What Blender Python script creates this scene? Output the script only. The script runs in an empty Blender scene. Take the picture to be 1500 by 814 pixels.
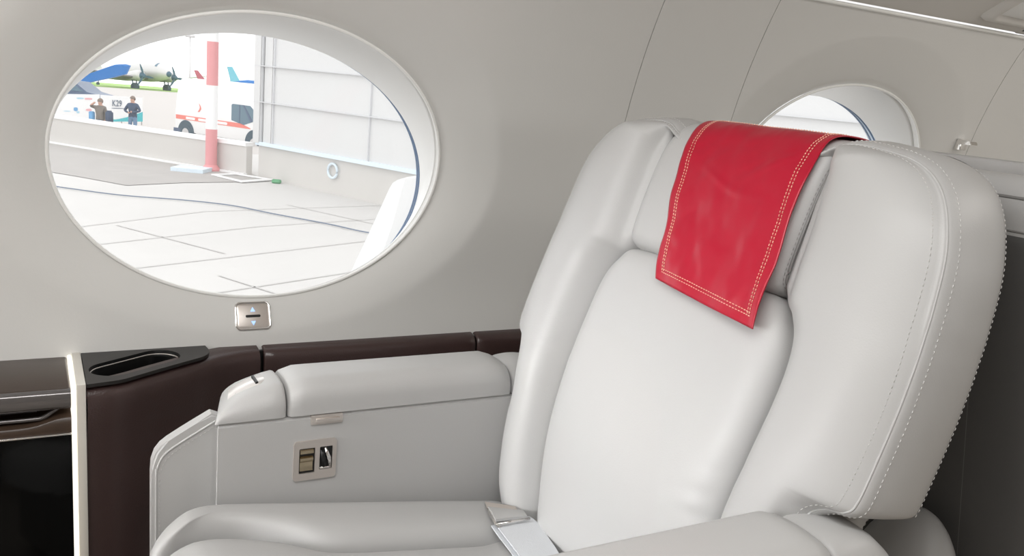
import bpy, bmesh, math, random
import numpy as np
from mathutils import Vector, Matrix, noise
random.seed(4)
S = bpy.context.scene
COL = S.collection
PI = math.pi

# ------------------------------------------------------------------ camera
F_PX, CW, CH = 1263.0, 1500.0, 814.0
PITCH, ROLL, YAW = math.radians(12.4), math.radians(5.3), math.radians(29.8)
FW = Vector((math.sin(YAW)*math.cos(PITCH), math.cos(YAW)*math.cos(PITCH), -math.sin(PITCH)))
R0 = FW.cross(Vector((0, 0, 1))).normalized(); U0 = R0.cross(FW)
RT = R0*math.cos(ROLL)+U0*math.sin(ROLL); UP = RT.cross(FW)
cam = bpy.data.objects.new('camera', bpy.data.cameras.new('camera')); COL.objects.link(cam)
cam.matrix_world = Matrix(((RT.x, UP.x, -FW.x, 0), (RT.y, UP.y, -FW.y, 0), (RT.z, UP.z, -FW.z, 0), (0, 0, 0, 1)))
cam.data.sensor_width = 36; cam.data.lens = F_PX/CW*36; cam.data.clip_start = .02; cam.data.clip_end = 2000
S.camera = cam
def ray(x, y): return FW+RT*((x-CW/2)/F_PX)-UP*((y-CH/2)/F_PX)
def atY(x, y, Y): d = ray(x, y); return d*(Y/d.y)      # point of the sight line at distance Y from the camera
def atZ(x, y, Z): d = ray(x, y); return d*(Z/d.z)

# ------------------------------------------------------------------ materials
MATS = {}
def mat(name, col, rough=.5, metal=0, spec=.5, coat=0, emit=None, estr=0, bump=0, bscale=400, sheen=0, var=0, vscale=3):
    m = bpy.data.materials.new(name); m.use_nodes = True
    nt = m.node_tree; b = nt.nodes['Principled BSDF']
    b.inputs['Base Color'].default_value = (*col, 1); b.inputs['Roughness'].default_value = rough
    b.inputs['Metallic'].default_value = metal; b.inputs['Specular IOR Level'].default_value = spec
    b.inputs['Coat Weight'].default_value = coat; b.inputs['Coat Roughness'].default_value = .05
    if sheen: b.inputs['Sheen Weight'].default_value = sheen
    if emit: b.inputs['Emission Color'].default_value = (*emit, 1); b.inputs['Emission Strength'].default_value = estr
    if bump or var:
        tc = nt.nodes.new('ShaderNodeTexCoord')
    if bump:
        n = nt.nodes.new('ShaderNodeTexNoise'); n.inputs['Scale'].default_value = bscale; n.inputs['Detail'].default_value = 3
        nt.links.new(tc.outputs['Object'], n.inputs['Vector'])
        bp = nt.nodes.new('ShaderNodeBump'); bp.inputs['Strength'].default_value = bump; bp.inputs['Distance'].default_value = .001
        nt.links.new(n.outputs['Fac'], bp.inputs['Height']); nt.links.new(bp.outputs['Normal'], b.inputs['Normal'])
    if var:
        n = nt.nodes.new('ShaderNodeTexNoise'); n.inputs['Scale'].default_value = vscale; n.inputs['Detail'].default_value = 4
        nt.links.new(tc.outputs['Object'], n.inputs['Vector'])
        mx = nt.nodes.new('ShaderNodeMix'); mx.data_type = 'RGBA'
        mx.inputs[6].default_value = (*[c*(1-var) for c in col], 1); mx.inputs[7].default_value = (*[min(1, c*(1+var)) for c in col], 1)
        nt.links.new(n.outputs['Fac'], mx.inputs[0]); nt.links.new(mx.outputs[2], b.inputs['Base Color'])
    MATS[name] = m
    return m
LEATHER = mat('grey_leather', (.485, .482, .477), .42, bump=.12, bscale=500, spec=.4)
LEATHER2 = mat('dark_grey_leather', (.22, .216, .21), .5, bump=.1, bscale=500, spec=.35)
STITCH = mat('pale_thread', (.62, .61, .595), .7)
SEAMD = mat('dark_thread', (.28, .27, .26), .7)  # darker thread for the headrest and rear seat seams
WALLM = mat('wall_vinyl', (.71, .705, .685), .55, bump=.1, bscale=260, spec=.3)
LINER = mat('white_liner', (.80, .80, .79), .3, spec=.5)
CEILM = mat('ceiling_vinyl', (.62, .60, .57), .6, bump=.08, bscale=260, spec=.3)
WHITEB = mat('white_bead', (.9, .9, .88), .25)
BROWN = mat('brown_leather', (.050, .028, .026), .29, bump=.35, bscale=380, spec=.6)
PLATE = mat('cup_plate_black', (.020, .018, .017), .36, spec=.35)
WELL = mat('cup_well_black', (.004, .004, .004), .5, spec=.2)
BLACK = mat('black', (.004, .004, .004), .4)
WOOD = mat('glossy_dark_wood', (.045, .028, .019), .3, coat=.0, spec=.4, var=.35, vscale=14)
WOODE = mat('polished_edge', (.16, .15, .15), .18, metal=.6)
SCREEN = mat('black_glass', (.002, .002, .002), .08, spec=.15)
SATIN = mat('satin_nickel', (.66, .61, .57), .36, metal=.8)
CREAM = mat('cream_metal', (.78, .75, .69), .3, metal=.35)
PALEM = mat('pale_satin_metal', (.82, .80, .78), .34, metal=.35)
CHROME = mat('chrome', (.85, .83, .81), .12, metal=1)
BRASS = mat('aged_brass', (.52, .44, .31), .25, metal=1)
STRAP = mat('belt_webbing', (.68, .70, .73), .5, bump=.4, bscale=900, spec=.4)
CARPET = mat('carpet', (.42, .38, .33), .9, bump=.8, bscale=500)
ARROW = mat('lit_arrow', (.3, .5, 1), .4, emit=(.45, .66, 1), estr=.8)
RED = mat('red_satin', (.44, .006, .028), .32, spec=.5, bump=.15, bscale=900)
GOLDT = mat('gold_thread', (.90, .55, .42), .6)
GASK = mat('gasket_blue', (.16, .23, .36), .4)
GASKL = mat('pane_edge', (.62, .72, .82), .2)

def pane_material():
    m = bpy.data.materials.new('window_glass'); m.use_nodes = True
    nt = m.node_tree; nt.nodes.clear()
    o = nt.nodes.new('ShaderNodeOutputMaterial'); tr = nt.nodes.new('ShaderNodeBsdfTransparent')
    tr.inputs[0].default_value = (.97, .98, .98, 1)
    df = nt.nodes.new('ShaderNodeBsdfTranslucent'); df.inputs[0].default_value = (1, 1, 1, 1)
    gl = nt.nodes.new('ShaderNodeBsdfGlossy'); gl.inputs['Roughness'].default_value = .03
    m1 = nt.nodes.new('ShaderNodeMixShader'); m1.inputs[0].default_value = .06
    m2 = nt.nodes.new('ShaderNodeMixShader'); m2.inputs[0].default_value = .03
    nt.links.new(tr.outputs[0], m1.inputs[1]); nt.links.new(df.outputs[0], m1.inputs[2])
    nt.links.new(m1.outputs[0], m2.inputs[1]); nt.links.new(gl.outputs[0], m2.inputs[2])
    nt.links.new(m2.outputs[0], o.inputs[0])
    return m
GLASS = pane_material()

# ------------------------------------------------------------------ helpers
def empty(name, loc, label=None, cat=None, group=None, kind=None):
    o = bpy.data.objects.new(name, None); COL.objects.link(o); o.location = loc; o.empty_display_size = .05
    return tag(o, label, cat, group, kind)
def tag(o, label=None, cat=None, group=None, kind=None):
    if label: o['label'] = label
    if cat: o['category'] = cat
    if group: o['group'] = group
    if kind: o['kind'] = kind
    return o
def link(name, me, m, parent=None, smooth=True, origin=None):
    for x in (m if isinstance(m, (list, tuple)) else [m]): me.materials.append(x)
    o = bpy.data.objects.new(name, me); COL.objects.link(o)
    if smooth:
        for p in me.polygons: p.use_smooth = True
    if origin is not None:
        me.transform(Matrix.Translation(-Vector(origin))); o.location = origin
    if parent is not None:
        # meshes are built in world space: undo the parent's (translation-only) place
        w = Vector((0, 0, 0)); p = parent
        while p is not None: w += p.location; p = p.parent
        if origin is not None: o.location = Vector(origin)-w
        else: me.transform(Matrix.Translation(-w))
        o.parent = parent
    elif origin is None and len(me.vertices):
        vs = np.empty(len(me.vertices)*3); me.vertices.foreach_get('co', vs); vs = vs.reshape(-1, 3)
        c = Vector(((vs[:, 0].min()+vs[:, 0].max())/2, (vs[:, 1].min()+vs[:, 1].max())/2, vs[:, 2].min()))
        me.transform(Matrix.Translation(-c)); o.location = c
    return o
def from_bm(name, bm, m, parent=None, smooth=True, merge=0, recalc=True):
    if merge: bmesh.ops.remove_doubles(bm, verts=bm.verts, dist=merge)
    if recalc: bmesh.ops.recalc_face_normals(bm, faces=bm.faces)
    me = bpy.data.meshes.new(name); bm.to_mesh(me); bm.free()
    return link(name, me, m, parent, smooth)
def auto_smooth(o, deg=35):
    me = o.data
    bm = bmesh.new(); bm.from_mesh(me)
    for e in bm.edges:
        if len(e.link_faces) == 2: e.smooth = e.calc_face_angle(0) < math.radians(deg)
    bm.to_mesh(me); bm.free()
    return o
def cr(pts, n, closed=False):
    """Catmull-Rom resample"""
    P = np.array(pts, float); N = len(P); out = []
    segs = N if closed else N-1
    for k in range(n):
        t = k/(n if closed else n-1)*segs; i = min(int(t), segs-1); u = t-i
        if closed: p0, p1, p2, p3 = P[(i-1) % N], P[i], P[(i+1) % N], P[(i+2) % N]
        else: p0, p1, p2, p3 = P[max(i-1, 0)], P[i], P[i+1], P[min(i+2, N-1)]
        out.append(.5*((2*p1)+(-p0+p2)*u+(2*p0-5*p1+4*p2-p3)*u*u+(-p0+3*p1-3*p2+p3)*u**3))
    return np.array(out)
def arc_resample(P, n):
    P = np.array(P, float); d = np.r_[0, np.cumsum(np.linalg.norm(np.diff(P, axis=0), axis=1))]
    return np.array([[np.interp(t, d, P[:, k]) for k in range(P.shape[1])] for t in np.linspace(0, d[-1], n)])
def grid_mesh(bm, rows, closed_u=False, closed_v=False):
    V = [[bm.verts.new(tuple(p)) for p in r] for r in rows]
    R, C = len(V), len(V[0])
    for i in range(R if closed_v else R-1):
        for j in range(C if closed_u else C-1):
            a, b, c, d = V[i][j], V[i][(j+1) % C], V[(i+1) % R][(j+1) % C], V[(i+1) % R][j]
            try: bm.faces.new((a, b, c, d))
            except ValueError: pass
    return V
def cap(bm, ring, flip=False):
    try: bm.faces.new(list(reversed(ring)) if flip else ring)
    except ValueError: pass
def tube(bm, pts, r, n=8, closed=False, caps=True, up=(0, 0, 1)):
    P = [Vector(p) for p in pts]; N = len(P); rows = []
    up = Vector(up)
    for i in range(N):
        if closed: t = P[(i+1) % N]-P[i-1]
        else: t = P[min(i+1, N-1)]-P[max(i-1, 0)]
        t.normalize()
        a = t.cross(up)
        if a.length < .2: a = t.cross(Vector((1, 0, 0)))
        a.normalize(); b = t.cross(a)
        rr = r[i] if isinstance(r, (list, tuple, np.ndarray)) else r
        rows.append([P[i]+a*math.cos(2*PI*k/n)*rr+b*math.sin(2*PI*k/n)*rr for k in range(n)])
    V = grid_mesh(bm, rows, True, closed)
    if caps and not closed: cap(bm, V[0], True); cap(bm, V[-1])
def box(bm, a, b, bev=0, seg=2):
    r = bmesh.ops.create_cube(bm, size=1)
    a, b = Vector(a), Vector(b)
    for v in r['verts']: v.co = Vector(((v.co.x+.5)*(b.x-a.x)+a.x, (v.co.y+.5)*(b.y-a.y)+a.y, (v.co.z+.5)*(b.z-a.z)+a.z))
    if bev:
        es = list({e for v in r['verts'] for e in v.link_edges})
        bmesh.ops.bevel(bm, geom=es, offset=bev, segments=seg, affect='EDGES', profile=.5)
def prism(bm, poly, ext, tomap=None):
    """poly: list of 3D points (planar), ext: extrusion vector"""
    A = [bm.verts.new(tuple(p)) for p in poly]; B = [bm.verts.new(tuple(Vector(p)+Vector(ext))) for p in poly]
    n = len(A)
    bm.faces.new(list(reversed(A))); bm.faces.new(B)
    for i in range(n): bm.faces.new((A[i], A[(i+1) % n], B[(i+1) % n], B[i]))
def stitches(name, pts, nrm, parent, dash=.0036, gap=.0026, r=.00045, lift=.0001, m=None):
    """a row of short thread stitches along a polyline of 3D points; nrm: function index->normal or list"""
    P = np.array([tuple(p) for p in pts], float); Nn = np.array([tuple(p) for p in nrm], float)
    d = np.r_[0, np.cumsum(np.linalg.norm(np.diff(P, axis=0), axis=1))]
    f = lambda A, t: np.array([np.interp(t, d, A[:, k]) for k in range(3)])
    bm = bmesh.new(); t = gap
    while t+dash < d[-1]:
        a, c = f(P, t), f(P, t+dash); n1 = f(Nn, t+dash/2); n1 /= np.linalg.norm(n1)+1e-9
        mid = (a+c)/2+n1*(r*.9+lift)
        tube(bm, [a+n1*lift, a*.75+c*.25+n1*(r*.8+lift), mid, a*.25+c*.75+n1*(r*.8+lift), c+n1*lift], [r*.5, r, r, r, r*.5], 5)
        t += dash+gap
    return from_bm(name, bm, m or STITCH, parent)
def pillow(bm, outline, spine, prof, mp):
    """outline: Nx2 closed, spine: two 2D points, prof: [(t,h)] from edge (0) to spine (1), mp(q,v,h)->3D"""
    Q = np.array(outline, float); a, b = np.array(spine[0], float), np.array(spine[1], float)
    ab = b-a; rows = []
    tt = np.clip(((Q-a)@ab)/(ab@ab), 0, 1); C = a+tt[:, None]*ab
    for t, h in prof:
        P = Q+(C-Q)*t
        rows.append([mp(p[0], p[1], h) for p in P])
    V = grid_mesh(bm, rows, closed_u=True)
    return V
def prof_curve(pts, n=22):
    T = np.array(pts, float); ts = np.concatenate([np.linspace(0, .1, 7)[:-1], np.linspace(.1, .7, 26)[:-1], np.linspace(.7, 1, 8)])
    # smooth monotone: dense catmull then interp
    D = cr(T, 200); D = D[np.argsort(D[:, 0])]
    return [(t, float(np.interp(t, D[:, 0], D[:, 1]))) for t in ts]

# ------------------------------------------------------------------ cabin wall
WR = 1.15
def off_dish(X, s):
    o = 0
    for xc in (.353, 1.757):
        dx, ds = X-xc, s+.161
        r_in = math.hypot(dx/.331, ds/.243); B = .375 if ds > 0 else .30
        r_out = math.hypot(dx/.44, ds/B)
        if r_out < 1:
            # 0 at outer limit, 1 at the rim
            k = (1-r_out)/max(1e-6, (1-r_out)+(max(r_in, 1)-1)*.8)
            k = min(1, max(0, k)); o = max(o, k)
    b = min(1, max(0, (s+.44)/.2)); b = b*b*(3-2*b)
    return -.012*b+(.022+.018*b)*(.7*o+.3*o**3)
def wallP(X, s, off=0):
    th = (s+.3)/WR
    return Vector((X, 1.5-WR+(WR+off)*math.cos(th), -.3+(WR+off)*math.sin(th)))
def wallN(s): th = (s+.3)/WR; return Vector((0, -math.cos(th), -math.sin(th)))
S_TOP, S_BOT = .262, -.86
def rim2(k, n, sc=1.0):
    a = 2*PI*k/n; return .331*sc*math.cos(a), .243*sc*math.sin(a)
def wall_panel(name, X0, X1, xc, parent=None):
    bm = bmesh.new()
    if xc is None:
        rows = []
        for X in np.linspace(X0, X1, 14):
            rows.append([wallP(X, s, off_dish(X, s)) for s in np.linspace(S_BOT, S_TOP, 60)])
        rows = [[wallP(X0, s, .008) for s in np.linspace(S_BOT, S_TOP, 60)]]+rows+[[wallP(X1, s, .008) for s in np.linspace(S_BOT, S_TOP, 60)]]
        grid_mesh(bm, rows)
    else:
        n = 240; sc = -.161; rows = []
        # boundary point for every angle of the rim
        bnd = []
        for k in range(n):
            dx, ds = rim2(k, n); L = math.hypot(dx, ds); dx, ds = dx/L, ds/L
            ts = []
            if dx > 1e-9: ts.append((X1-xc)/dx)
            if dx < -1e-9: ts.append((X0-xc)/dx)
            if ds > 1e-9: ts.append((S_TOP-sc)/ds)
            if ds < -1e-9: ts.append((S_BOT-sc)/ds)
            t = min(ts); bnd.append((dx*t, ds*t))
        # snap nearest to corners
        for cx, cs in ((X0, S_TOP), (X1, S_TOP), (X0, S_BOT), (X1, S_BOT)):
            j = min(range(n), key=lambda k: (bnd[k][0]+xc-cx)**2+(bnd[k][1]+sc-cs)**2); bnd[j] = (cx-xc, cs-sc)
        for t in list(np.linspace(0, 1, 46)**1.25):
            r = []
            for k in range(n):
                a = rim2(k, n); b = bnd[k]
                x, s = xc+a[0]+(b[0]-a[0])*t, sc+a[1]+(b[1]-a[1])*t
                r.append(wallP(x, s, off_dish(x, s)))
            rows.append(r)
        rows.append([wallP(xc+b[0], sc+b[1], .010) for b in bnd])
        # rim lip turned outward
        lip = []
        for q, dd in ((1.0, .004), (1.0, .018)):
            lip.append([wallP(xc+rim2(k, n, q)[0], sc+rim2(k, n, q)[1], off_dish(xc+rim2(k, n)[0], sc+rim2(k, n)[1])+dd) for k in range(n)])
        grid_mesh(bm, list(reversed(lip))+rows, closed_u=True)
    o = auto_smooth(from_bm(name, bm, WALLM, parent), 40)
    tag(o, kind='structure')
    return o
w1 = wall_panel('wall_left', -.75, 1.0665, .353); tag(w1, 'pale grey wall panel round the big oval window beside the seat', 'wall')
w2 = wall_panel('wall_left.001', 1.0685, 1.3475, None); tag(w2, 'narrow pale grey wall panel between the two oval windows', 'wall')
w3 = wall_panel('wall_left.002', 1.3495, 2.206, 1.757); tag(w3, 'pale grey wall panel round the window behind the headrest', 'wall')
w4 = wall_panel('wall_left.003', 2.208, 3.3, None); tag(w4, 'pale grey wall panel past the coat hook', 'wall')
for i, X in enumerate((1.0675, 1.3485, 2.207)):
    bm = bmesh.new()
    grid_mesh(bm, [[wallP(X+dx, s, .012) for s in np.linspace(S_BOT, S_TOP, 50)] for dx in (-.012, .012)])
    tag(from_bm('trim_%d' % (i+1), bm, WHITEB if i == 1 else WALLM), ['seam strip behind the first wall joint', 'seam strip behind the wall joint left of the far window', 'seam strip behind the wall joint by the coat hook'][i], 'trim', kind='structure')

def window(idx, xc, label):
    root = empty('window_%d' % idx, wallP(xc, -.161, .02), label, 'window', kind='structure')
    n = 160; sc = -.161
    # bright bead round the opening
    bm = bmesh.new()
    tube(bm, [wallP(xc+rim2(k, n, .995)[0], sc+rim2(k, n, .995)[1], .0225) for k in range(n)], .0032, 8, closed=True, up=(0, 1, .1))
    from_bm('window_bead', bm, WHITEB, root)
    # liner: from behind the bead out to the pane
    def inner(k, Y, g=0):
        # the tunnel widens a little towards the pane
        e = (Y-1.61)/.035; t = 2*PI*k/n
        return Vector((xc-.004+.002*e+(.338+.0055*e+g)*math.cos(t), Y, -.201-.002*e+(.2505+.0125*e+g)*math.sin(t)))
    rows = []
    A = [wallP(xc+rim2(k, n, .998)[0], sc+rim2(k, n, .998)[1], .042) for k in range(n)]
    A0 = [wallP(xc+rim2(k, n, 1.03)[0], sc+rim2(k, n, 1.035)[1], .030) for k in range(n)]
    rows.append(A0); rows.append([a.lerp(b, .4)+Vector((0, .012, 0)) for a, b in zip(A0, A)])
    for u in np.linspace(0, 1, 14):
        Bk = [inner(k, 1.61) for k in range(n)]
        r = []
        for k in range(n):
            p = A[k].lerp(Bk[k], u)
            # convex swell of the liner
            c = Vector((xc, p.y, sc)); dirn = (c-p); dirn.y = 0; dirn.normalize()
            r.append(p+dirn*(.004*math.sin(PI*u)))
        rows.append(r)
    bm = bmesh.new(); grid_mesh(bm, rows, closed_u=True); from_bm('window_liner', bm, LINER, root)
    bm = bmesh.new()
    tube(bm, [inner(k, 1.619, .0012) for k in range(n)], .0028, 8, closed=True, up=(0, 1, 0))
    tube(bm, [inner(k, 1.636, -.0005) for k in range(n)], .0018, 8, closed=True, up=(0, 1, 0))
    from_bm('gasket', bm, GASK, root)
    bm = bmesh.new()
    grid_mesh(bm, [[inner(k, y, .0015) for k in range(n)] for y in (1.612, 1.622, 1.645)], closed_u=True)
    from_bm('pane_edge', bm, GASKL, root)
    bm = bmesh.new()
    V = [bm.verts.new(inner(k, 1.628, .0015)) for k in range(n)]; bm.faces.new(V)
    from_bm('pane', bm, GLASS, root, smooth=False)
    # outer skin collar so that the tunnel is closed to the sky
    bm = bmesh.new()
    grid_mesh(bm, [A0, [wallP(xc+rim2(k, n, 1.12)[0], sc+rim2(k, n, 1.12)[1], .05) for k in range(n)], [inner(k, 1.645, .03) for k in range(n)], [inner(k, 1.646, .0015) for k in range(n)]], closed_u=True)
    from_bm('window_surround', bm, LINER, root)
window(1, .353, 'large oval cabin window looking out on the airport apron')
window(2, 1.757, 'oval cabin window rising behind the seat headrest')

# ceiling, light strip, shell
YT, ZT = wallP(0, S_TOP, -.012).y, wallP(0, S_TOP, -.012).z
bm = bmesh.new()
grid_mesh(bm, [[(X, y, z) for y, z in ((YT+.03, ZT+.02), (YT-.006, ZT+.010), (YT-.010, ZT+.012), (.95, ZT+.245), (.62, .60), (.35, .76), (-.40, .76), (-.75, .45))] for X in (-2.6, 3.3)])
tag(from_bm('ceiling', bm, CEILM, smooth=False), 'pale ceiling panel above the side wall', 'ceiling', kind='structure')
bm = bmesh.new()
tube(bm, [(X, YT-.004, ZT+.002) for X in (-2.5, 0, 1, 2, 3.25)], .0042, 10)
tag(from_bm('trim_4', bm, WHITEB), 'thin white strip running between the side wall and ceiling', 'trim', kind='structure')
bm = bmesh.new(); box(bm, (-2.6, -.8, -1.09), (3.3, 1.45, -1.05)); tag(from_bm('floor', bm, CARPET, smooth=False), 'carpeted cabin floor', 'floor', kind='structure')
bm = bmesh.new(); box(bm, (-2.6, -.80, -1.05), (3.3, -.75, .5)); tag(from_bm('wall_right', bm, mat('taupe_panel', (.42, .39, .36), .5), smooth=False), 'opposite cabin wall', 'wall', kind='structure')
bm = bmesh.new(); box(bm, (-2.65, -.8, -1.05), (-2.6, 1.6, .8)); tag(from_bm('wall_front', bm, WALLM, smooth=False), 'front cabin bulkhead', 'wall', kind='structure')
bm = bmesh.new(); box(bm, (3.3, -.8, -1.05), (3.35, 1.6, .8)); tag(from_bm('wall_back', bm, WALLM, smooth=False), 'rear cabin bulkhead', 'wall', kind='structure')
bm = bmesh.new()
grid_mesh(bm, [[wallP(X, s, 0) for s in np.linspace(S_BOT, S_TOP+.03, 20)] for X in (-2.62, -.745)])
tag(from_bm('wall_left.004', bm, WALLM), 'pale grey wall panel ahead of the table cabinet', 'wall', kind='structure')

# ------------------------------------------------------------------ seat
SY = .85                                    # centre line of the seat
REC = math.radians(20)
EV = Vector((math.sin(REC), 0, math.cos(REC))); EW = Vector((-math.cos(REC), 0, math.sin(REC)))
SO = Vector((.62, SY, -.60))
def SB(q, v, w): return SO+EV*v+EW*w+Vector((0, q, 0))
def w0(v):
    if v < .28: return -.045*(1-v/.28)**2
    return .012*min(1, (v-.28)/.25)**2
seat = empty('aircraft_seat', (.45, SY, -1.05), 'pale grey leather cabin armchair with the red cloth over its headrest', 'seat')

PAIRS = [((.165, -.08), (.20, -.085)), ((.168, -.05), (.245, -.055)), ((.172, 0), (.275, -.01)), ((.177, .05), (.284, .05)), ((.182, .1), (.287, .1)),
 ((.186, .17), (.288, .17)), ((.187, .2), (.289, .195)), ((.1875, .215), (.295, .214)), ((.188, .225), (.312, .226)), ((.188, .235), (.332, .232)),
 ((.188, .25), (.3405, .248)), ((.188, .30), (.342, .30)), ((.186, .345), (.342, .345)), ((.178, .378), (.341, .378)), ((.163, .40), (.340, .40)),
 ((.150, .414), (.3385, .42)), ((.147, .44), (.336, .45)), ((.147, .49), (.328, .505)), ((.147, .525), (.312, .546)), ((.1475, .55), (.288, .576)),
 ((.148, .57), (.255, .594)), ((.149, .585), (.21, .602)), ((.149, .593), (.165, .6035)), ((.13, .583), (.132, .590)), ((.09, .565), (.09, .570))]
NB = 180
IN = cr([p[0] for p in PAIRS], NB); OUT = cr([p[1] for p in PAIRS], NB)
TAN = np.gradient(OUT, axis=0); TAN /= np.linalg.norm(TAN, axis=1)[:, None]
NRM = np.c_[TAN[:, 1], -TAN[:, 0]]          # outward in (q,v)
for _ in range(6): NRM[1:-1] = (NRM[:-2]+NRM[1:-1]*2+NRM[2:])/4
NRM /= np.linalg.norm(NRM, axis=1)[:, None]
FRONT = cr([(0, -.045), (.03, -.022), (.09, -.002), (.22, .022), (.42, .033), (.66, .029), (.84, .017), (.95, .005), (1.0, -.003)], 34)
SIDE = cr([(.0, -.003), (.0035, -.006), (.007, -.016), (.011, -.045), (.010, -.078), (.005, -.098), (.003, -.101), (.0, -.106), (-.02, -.118)], 22)
def bolster_pt(i, s=None, h=None, no=None, w=None, sign=1):
    if s is not None:
        I, O = IN[i], OUT[i].copy(); Om = O.copy()
        if I[1] < .35 and O[1] < .36:
            u = min(1, max(0, (O[1]-.12)/.20)); u = u*u*(3-2*u)
            if O[1] > .12: Om[0] = .2865+.0555*u
        S1 = .70
        if s <= S1: p = I+(Om-I)*s
        else: p = (I+(Om-I)*S1)+(O-(I+(Om-I)*S1))*((s-S1)/(1-S1))
        wid = np.linalg.norm(Om-I); k = min(1, wid/.11)
        hh = h*k if h > 0 else h*(1-.75*min(1, max(0, (I[1]-.40)/.03)))
        return SB(sign*p[0], p[1], w0(p[1])+hh)
    p = OUT[i]+NRM[i]*no
    p = p+np.array([0, (.028*max(0, NRM[i][1])+.034*max(0, -NRM[i][1])*(1 if OUT[i][1] > .19 else 0))*(-w/.1)])
    return SB(sign*p[0], p[1], w0(OUT[i][1])*(1 if w > -.05 else .6)+w)
for sign in (1, -1):
    rows = []
    for i in range(NB):
        rows.append([bolster_pt(i, s=a, h=b, sign=sign) for a, b in FRONT]+[bolster_pt(i, no=a, w=b, sign=sign) for a, b in SIDE[1:]])
    bm = bmesh.new(); grid_mesh(bm, rows)
    bo = from_bm('back_bolster', bm, LEATHER, seat)
    def line(no, w, i0, i1): return [bolster_pt(i, no=no, w=w, sign=sign) for i in range(i0, i1)]
    def nrml(no, w, i0, i1, front=0):
        r = []
        for i in range(i0, i1):
            n2 = Vector((0, sign*NRM[i][0], 0))+EV*NRM[i][1]
            r.append(n2*(1-front)+EW*front)
        return r
    i0 = next(i for i in range(NB) if OUT[i][1] > .2)
    bm = bmesh.new(); tube(bm, line(.0008, -.0035, 2, NB-4), .0013, 8)
    pp = from_bm('piping', bm, LEATHER, bo)
    stitches('stitching', line(.0068, -.0155, i0, NB), nrml(0, 0, i0, NB), bo)
    fr = [bolster_pt(i, s=.945, h=.0055, sign=sign) for i in range(i0-6, NB)]
    stitches('stitching', fr, nrml(0, 0, i0-6, NB, .75), bo)
    stitches('stitching', line(.0062, -.097, i0, NB), nrml(0, 0, i0, NB), bo)
# centre back cushion
half = [(0, -.085), (.12, -.085), (.158, -.08)]+[tuple(p[0]) for p in PAIRS[1:16]]+[(.13, .4195), (.10, .421), (.05, .4215)]
ol = half+[(-q, v) for q, v in reversed(half[1:])]
OL = arc_resample(np.vstack([cr(ol, 300, True), cr(ol, 300, True)[:1]]), 341)[:-1]
def bmap(q, v, h):
    lum = .010*math.exp(-((v-.13)/.09)**2)*max(0, 1-(q/.19)**2)
    for q1, v1, q2, v2, dep, wd in ((-.185, .175, -.09, .150, .0015, .008), (-.185, .150, -.11, .122, .0018, .008), (-.186, .205, -.13, .192, .0014, .006), (-.10, .375, -.165, .33, .0008, .006)):
        t = ((q-q1)*(q2-q1)+(v-v1)*(v2-v1))/((q2-q1)**2+(v2-v1)**2)
        dd = abs((q-q1)*(v2-v1)-(v-v1)*(q2-q1))/math.hypot(q2-q1, v2-v1)
        if -.1 < t < 1: lum -= dep*math.exp(-(dd/wd)**2)*max(0, 1-t)
    return SB(q, v, w0(v)+h+lum)
bm = bmesh.new()
PR = prof_curve([(0, -.05), (.012, -.018), (.04, -.004), (.1, .005), (.22, .012), (.5, .018), (1, .020)])
pillow(bm, OL, ((0, .1), (0, .30)), PR, bmap)
bc = from_bm('back_cushion', bm, LEATHER, seat, merge=1e-5)
# headrest
HP = cr([(.416, -.045), (.4155, -.014), (.418, -.001), (.426, .009), (.445, .015), (.50, .019), (.55, .019), (.582, .013), (.604, .001), (.619, -.02), (.630, -.06), (.632, -.10), (.622, -.13)], 70)
HT = np.gradient(HP, axis=0); HT /= np.linalg.norm(HT, axis=1)[:, None]; HN = np.c_[-HT[:, 1], HT[:, 0]]   # outward (v,w)
if HN[35][1] < 0: HN = -HN
HQ = [(.1475, .05), (.1475, .03), (.147, .018), (.145, .010), (.141, .005), (.134, .0018), (.124, 0)]
cols = [(-q, d) for q, d in HQ]+[(q, 0) for q in np.linspace(-.11, .11, 13)]+[(q, d) for q, d in reversed(HQ)]
bm = bmesh.new(); rows = []
for i in range(len(HP)):
    rows.append([SB(q, HP[i][0]-HN[i][0]*d, HP[i][1]-HN[i][1]*d+.006*(1-(q/.15)**2)*math.sin(PI*min(1, i/40))) for q, d in cols])
grid_mesh(bm, rows); hr = from_bm('headrest', bm, LEATHER, seat)
for sgn in (1, -1):
    ln = [SB(sgn*.1445, HP[i][0]-HN[i][0]*.008, HP[i][1]-HN[i][1]*.008) for i in range(4, 62)]
    nn = [Vector((0, sgn*.6, 0))+EV*HN[i][0]*.8+EW*HN[i][1]*.8 for i in range(4, 62)]
    bm = bmesh.new(); tube(bm, [SB(sgn*.1475, HP[i][0]-HN[i][0]*.016, HP[i][1]-HN[i][1]*.016) for i in range(4, 62)], .0018, 8); from_bm('piping', bm, LEATHER2, hr)
    stitches('stitching', [SB(sgn*.1465, HP[i][0]-HN[i][0]*.011, HP[i][1]-HN[i][1]*.011) for i in range(4, 62)], [Vector((0, sgn, 0))]*58, hr, m=SEAMD)
bm = bmesh.new()
grid_mesh(bm, [[SB(q, v, w) for q in np.linspace(-.2, .2, 5)] for v, w in ((-.1, -.08), (.1, -.06), (.3, -.05), (.5, -.045), (.58, -.05), (.602, -.07), (.615, -.115))])
from_bm('back_core', bm, LEATHER2, seat)
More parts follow.
